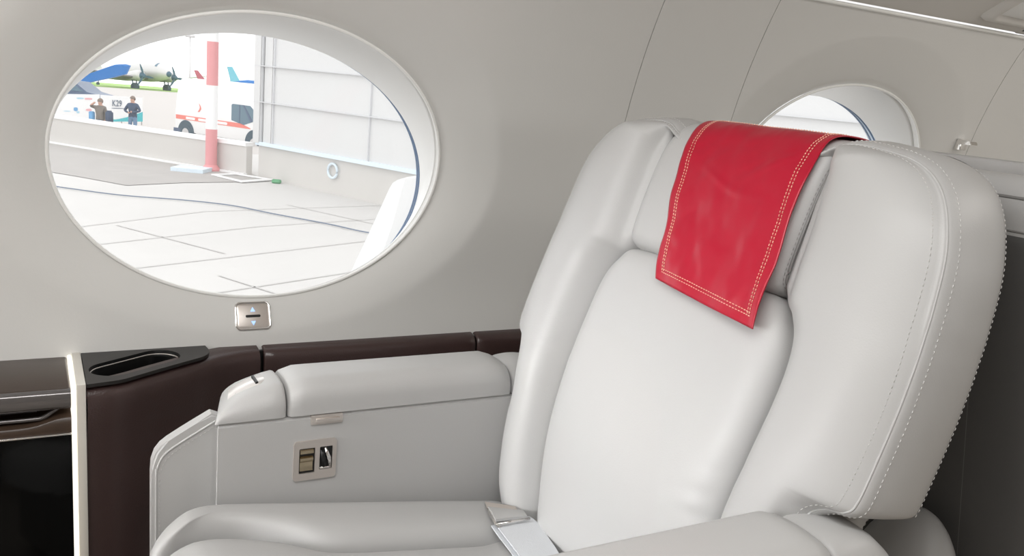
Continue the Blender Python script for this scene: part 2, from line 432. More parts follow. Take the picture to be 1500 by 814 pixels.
# rear shell
ro = [tuple(p) for p in OUT[8::3]]
rl = [(q, v) for q, v in ro]+[(-q, v) for q, v in reversed(ro)]
RL = arc_resample(np.vstack([rl, rl[:1]]), 201)[:-1]
bm = bmesh.new()
def shmap(q, v, h): return SB(q*.985, v+(.034 if v > .5 else .034*max(0, v/.5))*1.0, -.104+h+w0(v)*.6)
pillow(bm, RL, ((0, .15), (0, .42)), [(0, .02), (.005, 0), (.03, -.012), (.08, -.024), (.2, -.030), (.5, -.034), (1, -.035)], shmap)
from_bm('back_shell', bm, LEATHER, seat, merge=1e-5)
# seat cushions
def zc(X): return -.602-.135*(X-.2)
def cmap(x, y, h):
    fr = max(0, (.20-x)/.10); return Vector((x, SY+y, zc(max(x, .17))+h-.022*fr**2))
def sym(h): return h+[(x, -y) for x, y in reversed(h)]
co = sym([(.68, .155), (.55, .157), (.45, .159), (.37, .161), (.325, .170), (.28, .200), (.23, .219), (.18, .222), (.135, .208), (.110, .17), (.098, .09)])
CO = arc_resample(np.vstack([cr(co, 300, True), cr(co, 300, True)[:1]]), 201)[:-1]
bm = bmesh.new()
PC = prof_curve([(0, -.10), (.015, -.035), (.05, -.012), (.1, -.001), (.22, .006), (.5, .011), (1, .012)])
pillow(bm, CO, ((.22, 0), (.56, 0)), PC, cmap)
from_bm('seat_cushion', bm, LEATHER, seat, merge=1e-5)
for sign in (1, -1):
    so = [(.69, .157), (.69, .21), (.68, .272), (.60, .285), (.45, .287), (.30, .287), (.22, .285), (.165, .276), (.128, .252), (.112, .222), (.122, .206), (.17, .2235), (.23, .221), (.28, .202), (.325, .172), (.37, .163), (.45, .161), (.56, .159)]
    SO2 = arc_resample(np.vstack([cr(so, 300, True), cr(so, 300, True)[:1]]), 201)[:-1]
    bm = bmesh.new()
    P2 = prof_curve([(0, -.10), (.02, -.045), (.07, -.017), (.16, -.001), (.34, .010), (.6, .015), (1, .016)])
    pillow(bm, SO2, ((.22, .252), (.60, .222)), P2, lambda x, y, h, s=sign: cmap(x, s*y, h))
    from_bm('cushion_bolster', bm, LEATHER, seat, merge=1e-5)
bm = bmesh.new(); box(bm, (.17, SY-.27, -1.0), (.70, SY+.27, -.68), .02, 3); box(bm, (.24, SY-.2, -1.05), (.64, SY+.2, -.99), .005)
auto_smooth(from_bm('seat_base', bm, LEATHER2, seat))
# armrests
def ztop(X):
    P = [(.2105, -.470), (.2125, -.4655), (.217, -.459), (.225, -.4515), (.238, -.4435), (.255, -.4365), (.275, -.431), (.3, -.4265), (.3085, -.4258)]
    return float(np.interp(X, [p[0] for p in P], [p[1] for p in P]))
def zmid(X): e = min(X-.3105, .672-X); return -.4205-.010*max(0, 1-e/.03)**2.2
def zend(X): e = max(0, X-.70); return -.426-.0035*min(1, max(0, .03-(X-.674))/.03)**2-.030*min(1, (e/.065))**3
def arm_cap(bm, Xs, zf, yin, sg, zb=-.4825, rr=.030, dz=(0, 0), skew=0):
    """section: inner face at yin, outwards by sg"""
    rows = []
    W = .105; zb = zb+dz[0]
    for X, ins in Xs:
        zt = zf(X)+dz[1]-ins*.8; r = min(rr, max(.002, (zt-zb)*.85)); sec = [(ins, zb)]
        sec += [(ins, zb+ (zt-r-zb)*u) for u in (.33, .66)]
        for a in np.linspace(0, PI/2, 9): sec.append((ins+r-r*math.cos(a), zt-r+r*math.sin(a)))
        sec += [(ins+r+(W-2*r-2*ins)*u, zt+.0015*math.sin(PI*u)) for u in (.25, .5, .75)]
        for a in np.linspace(PI/2, 0, 9): sec.append((W-ins-r+r*math.cos(a), zt-r+r*math.sin(a)))
        sec += [(W-ins, zb+(zt-r-zb)*.5), (W-ins, zb)]
        rows.append([Vector((X+skew*(d/W)*max(0, (.3085-X)/.098), yin+sg*d, z)) for d, z in sec])
    V = grid_mesh(bm, rows, closed_u=True); cap(bm, V[0]); cap(bm, V[-1], True)
def edge_x(a, b, n): 
    return [(a, .006), (a+.001, .003), (a+.003, .001)]+[(x, 0) for x in np.linspace(a+.006, b-.006, n)]+[(b-.003, .001), (b-.001, .003), (b, .006)]
ARMS = {}
for sg, yin, nm, dz in ((1, 1.14, 'window', (0, -.012)), (-1, .592, 'aisle', (.022, .023))):
    bm = bmesh.new()
    prism(bm, [Vector((x, yin+sg*d, -1.02)) for x, d in ((.211, 0), (.755, 0), (.755, .105), (.246, .105))], (0, 0, .5355+dz[0])); bmesh.ops.recalc_face_normals(bm, faces=bm.faces); bmesh.ops.bevel(bm, geom=bm.edges[:], offset=.004, segments=3, affect='EDGES')
    ar = auto_smooth(from_bm('armrest', bm, LEATHER, seat))
    ARMS[nm] = ar
    bm = bmesh.new()
    arm_cap(bm, [(.2105, .002), (.2115, .001)]+[(x, 0) for x in (.213, .216, .221, .228, .238, .25, .265, .285, .302)]+[(.3055, .001), (.3075, .003), (.3085, .006)], ztop, yin, sg, dz=dz, skew=.027)
    fc = auto_smooth(from_bm('front_cap', bm, LEATHER, ar), 50)
    bm = bmesh.new(); arm_cap(bm, edge_x(.3105, .672, 20), zmid, yin, sg, dz=dz); auto_smooth(from_bm('arm_pad', bm, LEATHER, ar), 50)
    bm = bmesh.new(); arm_cap(bm, edge_x(.674, .765, 12), zend, yin, sg, rr=.035, dz=dz); auto_smooth(from_bm('rear_cap', bm, LEATHER, ar), 50)
    # polished finger plate on the nose of the cap
    bm = bmesh.new()
    xs = list(np.linspace(.226, .284, 14))
    rows = []
    for x in xs:
        e = max(0, (x-.272)/.012)
        a, b = .036+.010*e**2, .074-.010*e**2
        rows.append([Vector((x+.027*(d/.105)*max(0, (.3085-x)/.098), yin+sg*d, ztop(x)+dz[1]+.0012+hh)) for d, hh in ((a, -.003), (a+.001, 0), ((a+b)/2, .0006), (b-.001, 0), (b, -.003))])
    grid_mesh(bm, rows); from_bm('release_plate', bm, PALEM, ar)
    bm = bmesh.new(); box(bm, (.273, min(yin+sg*.040, yin+sg*.070), ztop(.275)+dz[1]-.003), (.277, max(yin+sg*.040, yin+sg*.070), ztop(.275)+dz[1]+.0028), .001); from_bm('release_slot', bm, BLACK, ar, smooth=False)
ar = ARMS['window']
# latch under the arm pad
Yf = 1.14
bm = bmesh.new(); box(bm, (.343, Yf-.003, -.4975), (.390, Yf+.004, -.4835), .0012); auto_smooth(from_bm('latch', bm, SATIN, ar))
bm = bmesh.new(); box(bm, (.349, Yf-.0065, -.4935), (.385, Yf-.002, -.4875), .001); auto_smooth(from_bm('latch_button', bm, SATIN, ar))
# control plate with two openings
def rrect(x0, x1, z0, z1, r, n=6):
    P = []
    for cx, cz, a0 in ((x1-r, z1-r, 0), (x0+r, z1-r, 90), (x0+r, z0+r, 180), (x1-r, z0+r, 270)):
        for k in range(n+1):
            a = math.radians(a0+90*k/n); P.append((cx+r*math.cos(a), cz+r*math.sin(a)))
    return P
def plate_with_holes(bm, outer, holes, place, depth):
    """flat plate in 2D with holes, extruded by depth; place(x,z,d)"""
    top = []; allE = []
    loops = [outer]+holes; VV = []
    for lp in loops:
        vs = [bm.verts.new(place(x, z, 0)) for x, z in lp]; VV.append(vs)
        for i in range(len(vs)): allE.append(bm.edges.new((vs[i], vs[(i+1) % len(vs)])))
    bmesh.ops.triangle_fill(bm, edges=allE, use_beauty=True)
    for lp, vs in zip(loops, VV):
        lo = [bm.verts.new(place(x, z, depth)) for x, z in lp]; n = len(vs)
        for i in range(n): bm.faces.new((vs[i], vs[(i+1) % n], lo[(i+1) % n], lo[i]))
bm = bmesh.new()
h1, h2 = rrect(.3275, .3505, -.5705, -.532, .0015), rrect(.3575, .3765, -.5675, -.532, .0015)
plate_with_holes(bm, rrect(.3195, .3825, -.5815, -.521, .005), [h1, h2], lambda x, z, d: Vector((x, Yf-.0035+d, z)), .004)
auto_smooth(from_bm('control_plate', bm, SATIN, ar))
bm = bmesh.new(); box(bm, (.3265, Yf-.0012, -.572), (.378, Yf-.0004, -.531)); from_bm('control_well', bm, BLACK, ar, smooth=False)
bm = bmesh.new()
def slab(X0, X1, prof):  # profile in (y,z) extruded in x
    rows = [[Vector((X, Yf+y, z)) for y, z in prof] for X in (X0, X1)]
    V = grid_mesh(bm, rows, closed_u=True); cap(bm, V[0]); cap(bm, V[1], True)
slab(.329, .3485, [(-.001, -.534), (-.0035, -.536), (-.004, -.540), (-.001, -.541)])
slab(.3285, .3475, [(-.001, -.544), (-.006, -.546), (-.0055, -.550), (-.003, -.553), (-.003, -.562), (-.0045, -.566), (-.001, -.568)])
auto_smooth(from_bm('rocker_lever', bm, BRASS, ar))
bm = bmesh.new()
tube(bm, [(.3605, Yf-.0025, -.537), (.3625, Yf-.0045, -.549), (.3635, Yf-.004, -.562)], [.0022, .0032, .0028], 10)
from_bm('thumb_lever', bm, BLACK, ar)
bm = bmesh.new(); tube(bm, [(.366, Yf-.002, -.534), (.371, Yf-.004, -.55), (.3745, Yf-.002, -.566)], [.002, .0035, .002], 10); tube(bm, [(.3585, Yf-.002, -.5655), (.3755, Yf-.002, -.5655)], .0018, 8); from_bm('lever_guide', bm, CHROME, ar)
# upholstered panel ahead of the armrest
pl = [(.2112, -.4765), (.190, -.4885), (.172, -.499), (.155, -.5095), (.146, -.5165), (.139, -.526), (.1345, -.540), (.1335, -.556), (.1335, -.75), (.1335, -1.02), (.232, -1.02), (.232, -.486)]
bm = bmesh.new(); prism(bm, [Vector((x, 1.165, z)) for x, z in pl], (0, .02, 0)); bmesh.ops.bevel(bm, geom=[e for e in bm.edges if abs((e.verts[0].co-e.verts[1].co).y) < 1e-6 and abs(e.verts[0].co.y-1.165) < 1e-6], offset=.003, segments=3, affect='EDGES')
sp = auto_smooth(from_bm('side_panel', bm, LEATHER, seat), 40)
ins = cr([(x+.006, z-.010) for x, z in pl[:9]]+[(.1395, -1.0)], 60)
bm = bmesh.new(); tube(bm, [(x, 1.165, z) for x, z in ins], .0016, 8); from_bm('piping', bm, LEATHER, sp)
stitches('stitching', [(x+.0045, 1.165, z-.005) for x, z in ins], [Vector((0, -1, 0))]*60, sp)
# recline hinge cover behind the aisle armrest
bm = bmesh.new()
bmesh.ops.create_uvsphere(bm, u_segments=32, v_segments=20, radius=1)
for v in bm.verts: v.co = Vector((1.01+v.co.x*.05, .64+v.co.y*.075, -.60+v.co.z*.095*(1+.5*v.co.x)))
from_bm('recline_cover', bm, LEATHER, seat)
# seat belt lying on the cushion
belt_pts_l = [(722, 762), (735, 780), (752, 802), (766, 822), (782, 850), (800, 890)]
belt_pts_r = [(776, 757), (790, 768), (803, 787), (817, 808), (833, 838), (852, 880)]
def on_cush(px, py, dz):
    z = -.64
    for _ in range(8):
        p = atZ(px, py, z); z = zc(p.x)+dz
    return atZ(px, py, z)
PL = [on_cush(*p, .022) for p in belt_pts_l]; PRr = [on_cush(*p, .030) for p in belt_pts_r]
L2, R2 = cr([tuple(p) for p in PL], 30), cr([tuple(p) for p in PRr], 30)
def ribbon(bm, A, B, th, sub=6):
    A, B = np.array(A), np.array(B); rows = []
    for i in range(len(A)):
        a, b = Vector(A[i]), Vector(B[i]); t = Vector(A[min(i+1, len(A)-1)])-Vector(A[max(i-1, 0)]); n = (b-a).cross(t).normalized()
        if n.z < 0: n = -n
        top = [a.lerp(b, k/sub)+n*(th/2+.0004*math.sin(PI*k/sub)) for k in range(sub+1)]; bot = [a.lerp(b, k/sub)-n*th/2 for k in range(sub, -1, -1)]
        rows.append(top+bot)
    V = grid_mesh(bm, rows, closed_u=True); cap(bm, V[0]); cap(bm, V[-1], True)
bm = bmesh.new(); ribbon(bm, L2, R2, .0022); sb = auto_smooth(from_bm('seat_belt', bm, STRAP, seat), 50)
bm = bmesh.new(); ribbon(bm, [Vector(p)-Vector((.004, 0, .006)) for p in L2[1:]], [Vector(p)-Vector((.004, 0, .006)) for p in R2[1:]], .002); auto_smooth(from_bm('under_strap', bm, STRAP, sb), 50)
# stitched loop and metal anchor
A0, B0 = on_cush(712, 741, .020), on_cush(762, 747, .026); A1, B1 = on_cush(726, 762, .028), on_cush(772, 757, .034)
bm = bmesh.new(); ribbon(bm, [A0, A0.lerp(A1, .5)+Vector((0, 0, .003)), A1], [B0, B0.lerp(B1, .5)+Vector((0, 0, .003)), B1], .004); auto_smooth(from_bm('belt_loop', bm, LEATHER, sb), 50)
bm = bmesh.new(); tube(bm, [on_cush(712, 738, .018), on_cush(718, 752, .024), on_cush(727, 768, .026), on_cush(736, 776, .02)], .0022, 8)
tube(bm, [on_cush(727, 768, .028), on_cush(776, 759, .036)], .0022, 8); from_bm('belt_ring', bm, CHROME, sb)
bm = bmesh.new(); C0, D0 = on_cush(710, 735, .026), on_cush(755, 742, .034); ribbon(bm, [C0, C0+Vector((-.002, -.012, -.004))], [D0+Vector((.0, 0, .0)), D0+Vector((.0, -.016, -.006))], .002); auto_smooth(from_bm('anchor_plate', bm, SATIN, sb), 50)

# ------------------------------------------------------------------ red headrest cloth
TP = np.vstack([[(.374, .0255), (.392, .027), (.412, .0275)], [HP[i]+HN[i]*.0045+np.array([0, .006*max(0, 1-(i-26)/14)]) for i in range(27, 70)]])
TP = cr(TP, 200)
TP = arc_resample(TP, 90)
Ltot = 89
rng = random.Random(11)
def cloth(a, b):
    """a across 0 (window side) .. 1 (aisle side), b 0 bottom .. 1 back edge"""
    front = min(1, b/.70)
    ql = .030+(.104-.030)*front**.9; qr = -.160+(.160-.130)*front
    # lower hem runs slightly downhill to the aisle side
    bb = b+(1-min(1, b/.5))*(.045*(1-a)-.02)
    idx = min(Ltot, max(0, bb*Ltot)); i = int(min(idx, Ltot-1)); u = idx-i
    v, w = TP[i]*(1-u)+TP[i+1]*u
    if bb < 0: v += bb*.3
    q = ql+(qr-ql)*a+.0015*math.sin(b*23)*(1 if a < .03 or a > .97 else 0)
    nz = lambda x, y, z=0: noise.noise(Vector((x, y, z)))
    wr = .0040*nz(a*2.2+b*1.1, b*4.2-a*1.6, 3)+.0026*nz(a*5+b*3, b*9-a*4, 7)+.0006*nz(a*14, b*20, 1)
    ed = min(a, 1-a)
    wr += .0012*nz(b*38, a*3, 5)*math.exp(-((ed-.10)/.045)**2)+.0010*nz(a*30, b*4, 9)*math.exp(-((b-.68)/.05)**2)
    wr += .0016*math.exp(-((b-.40+.10*(a-.5)-.015*math.sin(9*a))/.014)**2)*math.exp(-((a-.45)/.28)**2)
    wr += .0014*math.exp(-((b-.44-.35*(a-.6))/.016)**2)*math.exp(-((a-.75)/.16)**2)
    wr += .0010+.0012*nz(a*4+b*7, b*2-a*5, 12)*math.exp(-((b-.12)/.14)**2)
    if b > .66: wr *= max(.25, 1-(b-.66)/.08)
    lowlift = .006*(1-min(1, b/.2))*(.35+.65*a)
    return SB(q, v, w+wr+lowlift)
def cloth_n(a, b):
    e = .004; n = (cloth(a+e, b)-cloth(a-e, b)).cross(cloth(a, b+e)-cloth(a, b-e)).normalized()
    return n if n.dot(EW) > 0 or n.z > 0 else -n
bm = bmesh.new()
NA, NBt = 70, 110
top = [[cloth(i/NA, j/NBt) for i in range(NA+1)] for j in range(NBt+1)]
grid_mesh(bm, top)
bmesh.ops.recalc_face_normals(bm, faces=bm.faces)
tw = from_bm('headrest_cloth', bm, RED)
if sum(p.normal.dot(EW) for p in tw.data.polygons) < 0: tw.data.flip_normals()
sm = tw.modifiers.new('Thickness', 'SOLIDIFY'); sm.thickness = .0016; sm.offset = 0
tag(tw, 'red satin cloth with gold stitching draped over the headrest', 'cloth')
for ins in (.062, .082):
    for path in ([(ins, b) for b in np.linspace(.035, .98, 120)], [(1-ins, b) for b in np.linspace(.035, .98, 120)], [(a, ins*.55) for a in np.linspace(.05, .95, 60)]):
        stitches('stitching', [cloth(a, b) for a, b in path], [cloth_n(a, b) for a, b in path], tw, .0030, .0016, .00065, .0009, GOLDT)
for path in ([(a, .70) for a in np.linspace(.06, .94, 60)],):
    stitches('stitching', [cloth(a, b) for a, b in path], [cloth_n(a, b) for a, b in path], tw, .0030, .0016, .00065, .0009, GOLDT)

# ------------------------------------------------------------------ neighbouring seat, back to back
nb = empty('aircraft_seat', (1.15, SY, -1.05), 'shaded grey leather seat standing behind the armchair at the right', 'seat')
bm = bmesh.new(); 
rows = []
prof = [(.0, -1.0), (0, -.5), (0.0, -.16), (.0005, -.10), (.0035, -.075), (.011, -.057), (.024, -.047), (.045, -.046), (.09, -.056), (.13, -.075), (.15, -.11), (.15, -1.0)]
P3 = cr(prof, 90)
for i, y in enumerate(list(np.linspace(.48, .54, 7))+list(np.linspace(.60, 1.12, 14))+list(np.linspace(1.16, 1.22, 7))):
    e = min(y-.48, 1.22-y); d = .045*max(0, 1-e/.06)**2
    rows.append([Vector((.955-.225*z+x+(d if x < .08 else -d), y, z-d*(1 if z > -.4 else 0))) for x, z in P3])
grid_mesh(bm, rows, closed_u=True); bmesh.ops.holes_fill(bm, edges=bm.edges)
ns = from_bm('back_shell', bm, LEATHER, nb)
LEATHER3 = mat('dark_panel_leather', (.11, .108, .106), .5, bump=.1, bscale=500, spec=.35)  # much darker than the leather of the shell above the seam
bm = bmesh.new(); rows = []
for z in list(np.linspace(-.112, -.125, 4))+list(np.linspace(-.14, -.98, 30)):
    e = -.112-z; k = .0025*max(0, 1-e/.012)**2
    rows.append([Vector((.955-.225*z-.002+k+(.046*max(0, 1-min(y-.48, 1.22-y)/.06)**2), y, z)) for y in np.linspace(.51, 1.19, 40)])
grid_mesh(bm, rows); tag(from_bm('rear_panel', bm, LEATHER3, nb), 'lower back panel, darker than the shell above it')
bm = bmesh.new(); box(bm, (1.20, .52, -1.05), (1.7, 1.18, -.6), .03, 3); auto_smooth(from_bm('seat_base', bm, LEATHER2, nb))
bm = bmesh.new(); box(bm, (1.24, .58, -.6), (1.72, 1.12, -.5), .04, 4); auto_smooth(from_bm('seat_cushion', bm, LEATHER, nb))
def nseam(z, dx): return [(.955-.225*z+dx, y, z) for y in np.linspace(.53, 1.17, 40)]
bm = bmesh.new(); tube(bm, nseam(-.070, .0055), .002, 8); tube(bm, nseam(-.108, .001), .0016, 8); tube(bm, [(.9545-.225*z, .612, z) for z in np.linspace(-.12, -1.0, 30)], .0016, 8); from_bm('piping', bm, LEATHER2, ns)
stitches('stitching', nseam(-.062, .0095), [Vector((-.7, 0, .7))]*40, ns); stitches('stitching', nseam(-.079, .0035), [Vector((-1, 0, .3))]*40, ns, m=SEAMD)

# ------------------------------------------------------------------ ledge and console
PLAN = cr([(.0645, 1.3365), (.10, 1.343), (.132, 1.358), (.175, 1.386), (.223, 1.416), (.262, 1.440), (.30, 1.456), (.345, 1.463), (.40, 1.464)], 80)
def ledge_sec(X, Y, dn, back=True):
    """dn: unit 2D normal towards the cabin"""
    sec = [(-.034, -.4845), (-.018, -.4855), (-.006, -.489), (.001, -.4955), (.0045, -.506), (.0045, -.522), (.001, -.55), (-.004, -.60), (-.006, -.75), (-.006, -1.02)]
    return sec
def ledge(bm, plan):
    P = np.array(plan); T = np.gradient(P, axis=0); T /= np.linalg.norm(T, axis=1)[:, None]; Nn = np.c_[T[:, 1], -T[:, 0]]
    rows = []
    for p, n in zip(P, Nn):
        rows.append([Vector((p[0]+n[0]*d, p[1]+n[1]*d, z)) for d, z in cr(ledge_sec(0, 0, n), 40)])
    grid_mesh(bm, rows)
console = empty('side_console', (.15, 1.42, -1.02), 'dark brown leather console with a black cup holder below the window', 'console')
bm = bmesh.new(); i1 = next(i for i in range(80) if PLAN[i][0] > .349); ledge(bm, PLAN[:i1]); from_bm('console_body', bm, BROWN, console)
hole = []
Ah, Bh, rh = np.array((.104, 1.398)), np.array((.176, 1.443)), .0335
ax = (Bh-Ah)/np.linalg.norm(Bh-Ah); nx = np.array((-ax[1], ax[0]))
for k in range(17): a = PI/2+PI*k/16; hole.append(tuple(Ah+rh*(math.cos(a)*ax+math.sin(a)*nx)))
for k in range(17): a = -PI/2+PI*k/16; hole.append(tuple(Bh+rh*(math.cos(a)*ax+math.sin(a)*nx)))
outl = [(.0645, 1.486), (.0645, 1.3345), (.098, 1.3405)]+[tuple(p) for p in cr([(.098, 1.3405), (.116, 1.346), (.132, 1.356), (.175, 1.384), (.223, 1.414), (.243, 1.427), (.254, 1.442), (.258, 1.46), (.256, 1.486)], 40)[1:]]
bm = bmesh.new(); plate_with_holes(bm, outl, [hole], lambda x, y, d: Vector((x, y, -.4800-d)), .0055)
cp = auto_smooth(from_bm('cup_plate', bm, PLATE, console), 40)
bm = bmesh.new()
hp = np.array(hole); hc = hp.mean(0)
lev = [(1.0, -.4803), (.985, -.4815), (.975, -.486), (.965, -.487), (.94, -.489), (.93, -.545), (.92, -.56), (.5, -.5605)]
V = grid_mesh(bm, [[Vector((*(hc+(p-hc)*k), z)) for p in hp] for k, z in lev], closed_u=True); cap(bm, V[-1])
auto_smooth(from_bm('cup_well', bm, WELL, cp), 30)
bm = bmesh.new(); tube(bm, [Vector((*(hc+(p-hc)*.972), -.4862)) for p in hp], .0011, 6, closed=True); from_bm('well_rim', bm, SATIN, cp)
bm = bmesh.new(); tube(bm, [Vector((Bh[0]-.02+.024*math.cos(a), Bh[1]-.012+.024*math.sin(a), -.5585)) for a in np.linspace(0, 2*PI, 40)[:-1]], .002, 8, closed=True); from_bm('cup_ring', bm, WELL, cp)
lg = empty('side_ledge', (.8, 1.46, -1.02), 'dark brown leather ledge running along the wall behind the armrest', 'ledge')
for a, b in ((.3515, .769), (.7715, 1.4)):
    bm = bmesh.new()
    xs = [a, a+.0015, a+.004]+list(np.linspace(a+.02, b-.02, 10))+[b-.004, b-.0015, b]
    rows = []
    for x in xs:
        e = min(x-a, b-x); d0 = -.004*max(0, 1-e/.004)**2
        rows.append([Vector((x, 1.464-d-d0, z+d0*.6)) for d, z in cr(ledge_sec(0, 0, None), 40)])
    grid_mesh(bm, rows); from_bm('ledge_panel', bm, BROWN, lg)
bm = bmesh.new(); box(bm, (.345, 1.472, -1.0), (1.3, 1.48, -.492)); from_bm('ledge_backing', bm, BLACK, lg, smooth=False)
# divider trim
dv = empty('divider_trim', (.055, 1.41, -1.02), 'slim cream metal divider between wood cabinet and leather console', 'trim')
bm = bmesh.new(); box(bm, (.0505, 1.332, -1.02), (.0635, 1.497, -.4790), .0012); auto_smooth(from_bm('satin_strip', bm, CREAM, dv))
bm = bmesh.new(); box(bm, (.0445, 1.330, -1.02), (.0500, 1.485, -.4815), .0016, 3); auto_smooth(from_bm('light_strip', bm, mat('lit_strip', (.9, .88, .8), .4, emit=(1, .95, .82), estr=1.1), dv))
# wood cabinet
cb = empty('wood_cabinet', (-.2, 1.41, -1.02), 'glossy dark wood cabinet with a black glass front', 'cabinet')
bm = bmesh.new(); box(bm, (-.6, 1.336, -.515), (.0438, 1.492, -.4845), .004, 3); auto_smooth(from_bm('cabinet_top', bm, WOOD, cb))
bm = bmesh.new()
grid_mesh(bm, [[Vector((X, y, z)) for y, z in cr([(1.340, -.4848), (1.333, -.4865), (1.329, -.491), (1.328, -.500), (1.330, -.509), (1.336, -.515)], 20)] for X in (-.6, .0435)])
from_bm('edge_band', bm, WOODE, cb)
bm = bmesh.new(); box(bm, (-.6, 1.395, -.56), (.0438, 1.40, -.51)); from_bm('recess_back', bm, BLACK, cb, smooth=False)
bm = bmesh.new()
rows = []
for X in np.linspace(-.6, .0438, 60):
    k = 1/(1+math.exp(-(X-.012)/.008)); rows.append([Vector((X, 1.334, -.553)), Vector((X, 1.333, -.541+.012*k)), Vector((X, 1.338, -.5385+.012*k)), Vector((X, 1.395, -.535+.010*k))])
grid_mesh(bm, rows); from_bm('lower_rail', bm, WOOD, cb)
bm = bmesh.new(); tube(bm, cr([(-.6, 1.345, -.531), (-.1, 1.345, -.531), (-.01, 1.345, -.531), (.008, 1.345, -.529), (.020, 1.345, -.521), (.030, 1.347, -.5155), (.040, 1.35, -.5145)], 60), .0032, 8); from_bm('pull_rail', bm, WOODE, cb)
bm = bmesh.new(); tube(bm, [(-.6, 1.36, -.5235), (0.0, 1.36, -.5235)], .003, 8); from_bm('inner_rail', bm, WOODE, cb)
bm = bmesh.new(); box(bm, (-.6, 1.331, -1.02), (.0438, 1.345, -.5545), .001); gd = auto_smooth(from_bm('glass_panel', bm, SCREEN, cb))
bm = bmesh.new(); box(bm, (-.6, 1.3295, -.5545), (.0432, 1.336, -.5515), .0008); from_bm('panel_edge', bm, CHROME, cb)

# ------------------------------------------------------------------ shade switch on the wall
sw_s = -.4345; sw_x = .339
def swP(x, s, d): return wallP(sw_x+x, sw_s+s, off_dish(sw_x+x, sw_s+s)-d)
sw = empty('shade_switch', swP(0, 0, 0), 'small metal window shade switch with two arrows under the window', 'switch')
bm = bmesh.new(); R = rrect(-.0295, .0295, -.0225, .0225, .008, 8); tube(bm, [swP(x, s, .0005) for x, s in R], .0022, 8, closed=True); from_bm('switch_frame', bm, CHROME, sw)
bm = bmesh.new()
R0_, R1_ = rrect(-.0275, .0275, -.0205, .0205, .0065, 8), rrect(-.0255, .0255, -.0185, .0185, .005, 8)
V = grid_mesh(bm, [[swP(x, s, -.002) for x, s in R0_], [swP(x, s, .0002) for x, s in R0_], [swP(x, s, .0008) for x, s in R1_]], closed_u=True); cap(bm, V[-1])
auto_smooth(from_bm('switch_plate', bm, SATIN, sw), 30)
bm = bmesh.new(); V = [bm.verts.new(swP(x, s, .0011)) for x, s in rrect(-.013, .013, -.0022, .0022, .002, 5)]; bm.faces.new(V); from_bm('switch_slot', bm, BLACK, sw, smooth=False)
for s0, sg in ((.0105, 1), (-.0115, -1)):
    bm = bmesh.new(); V = [swP(-.0042, s0-sg*.003, .0009), swP(.0042, s0-sg*.003, .0009), swP(0, s0+sg*.0045, .0009)]; prism(bm, V, wallN(sw_s)*.0006); from_bm('arrow', bm, ARROW, sw, smooth=False)

# coat hook
def hook(X, z, label):
    s = math.asin((z+.3)/WR)*WR-.3; p = wallP(X, s, -.012)
    hk = empty('coat_hook', p, label, 'hook')
    bm = bmesh.new(); box(bm, (X-.013, p.y-.012, z-.020), (X+.013, p.y+.006, z+.004), .002); auto_smooth(from_bm('hook_base', bm, CHROME, hk))
    bm = bmesh.new()
    prism(bm, [Vector((X-.015, p.y, z+.010)), Vector((X-.015, p.y-.038, z+.004)), Vector((X-.015, p.y-.042, z-.004)), Vector((X-.015, p.y-.002, z-.006))], (.030, 0, 0))
    bmesh.ops.bevel(bm, geom=bm.edges[:], offset=.0012, segments=2, affect='EDGES'); auto_smooth(from_bm('hook_arm', bm, CHROME, hk))
hook(2.163, -.034, 'small chrome coat hook on the wall above the seats at right')
hook(1.33, -.058, 'tiny chrome coat hook peeping over the top of the red cloth')

# ------------------------------------------------------------------ reading light pod on the ceiling panel
cz0 = Vector((0, YT-.010, ZT+.012)); cz1 = Vector((0, .95, ZT+.245)); cd = (cz1-cz0).normalized(); cn = Vector((0, -cd.z, cd.y))
if cn.z > 0: cn = -cn
def onceil(px, py):
    d = ray(px, py); t = (cz0.dot(cn))/d.dot(cn); p = d*t
    return p.x, (p-cz0).dot(cd)
def CP(x, u, h): return Vector((x, cz0.y, cz0.z))+cd*u+cn*h
pod = empty('reading_light', CP(2.1, .08, 0), 'moulded reading light pod at the edge of the ceiling panel', 'reading light')
xa, ua = onceil(1436, 22); xb, ub = onceil(1486, 38)
x1 = xb+.06; u0 = (ua+ub)/2; u1 = u0+.16
bm = bmesh.new()
def pod_outline(k): return rrect(xa+k, x1-k, u0+k, u1-k, .018, 8)
V = grid_mesh(bm, [[CP(x, u, h) for x, u in pod_outline(k)] for k, h in ((-.002, -.003), (0, .002), (.003, .010), (.010, .016), (.018, .018), (.022, .0165), (.03, .008))], closed_u=True)
cap(bm, V[-1]); auto_smooth(from_bm('light_housing', bm, CEILM, pod), 50)
bm = bmesh.new()
rows = [[CP(xa+.03+(x1-xa-.06)*i/12, u0+.03+(u1-u0-.06)*j/8, .009+.014*math.sin(PI*i/12)*math.sin(PI*j/8)) for i in range(13)] for j in range(9)]
grid_mesh(bm, rows); from_bm('light_lens', bm, LINER, pod)
vx, vu = onceil(1493, 47)
vent = empty('air_vent', CP(vx, vu, 0), 'slotted air vent beside the reading light pod', 'vent')
bm = bmesh.new()
for k in range(3): 
    a, b = CP(vx+.002*k, vu+.006+.014*k, -.001), None
    P = [CP(vx+xx, vu+.006+.016*k+uu, .0012) for xx, uu in ((0, 0), (.12, 0), (.12, .006), (0, .006))]; prism(bm, P, tuple(-cn*.004))
from_bm('vent_slots', bm, BLACK, vent, smooth=False)
bm = bmesh.new(); V = grid_mesh(bm, [[CP(x, u, h) for x, u in rrect(vx-.014+k, vx+.14-k, vu-.006+k, vu+.055-k, .008, 6)] for k, h in ((0, -.001), (.001, .0008))], closed_u=True); cap(bm, V[-1]); from_bm('vent_plate', bm, CEILM, vent)

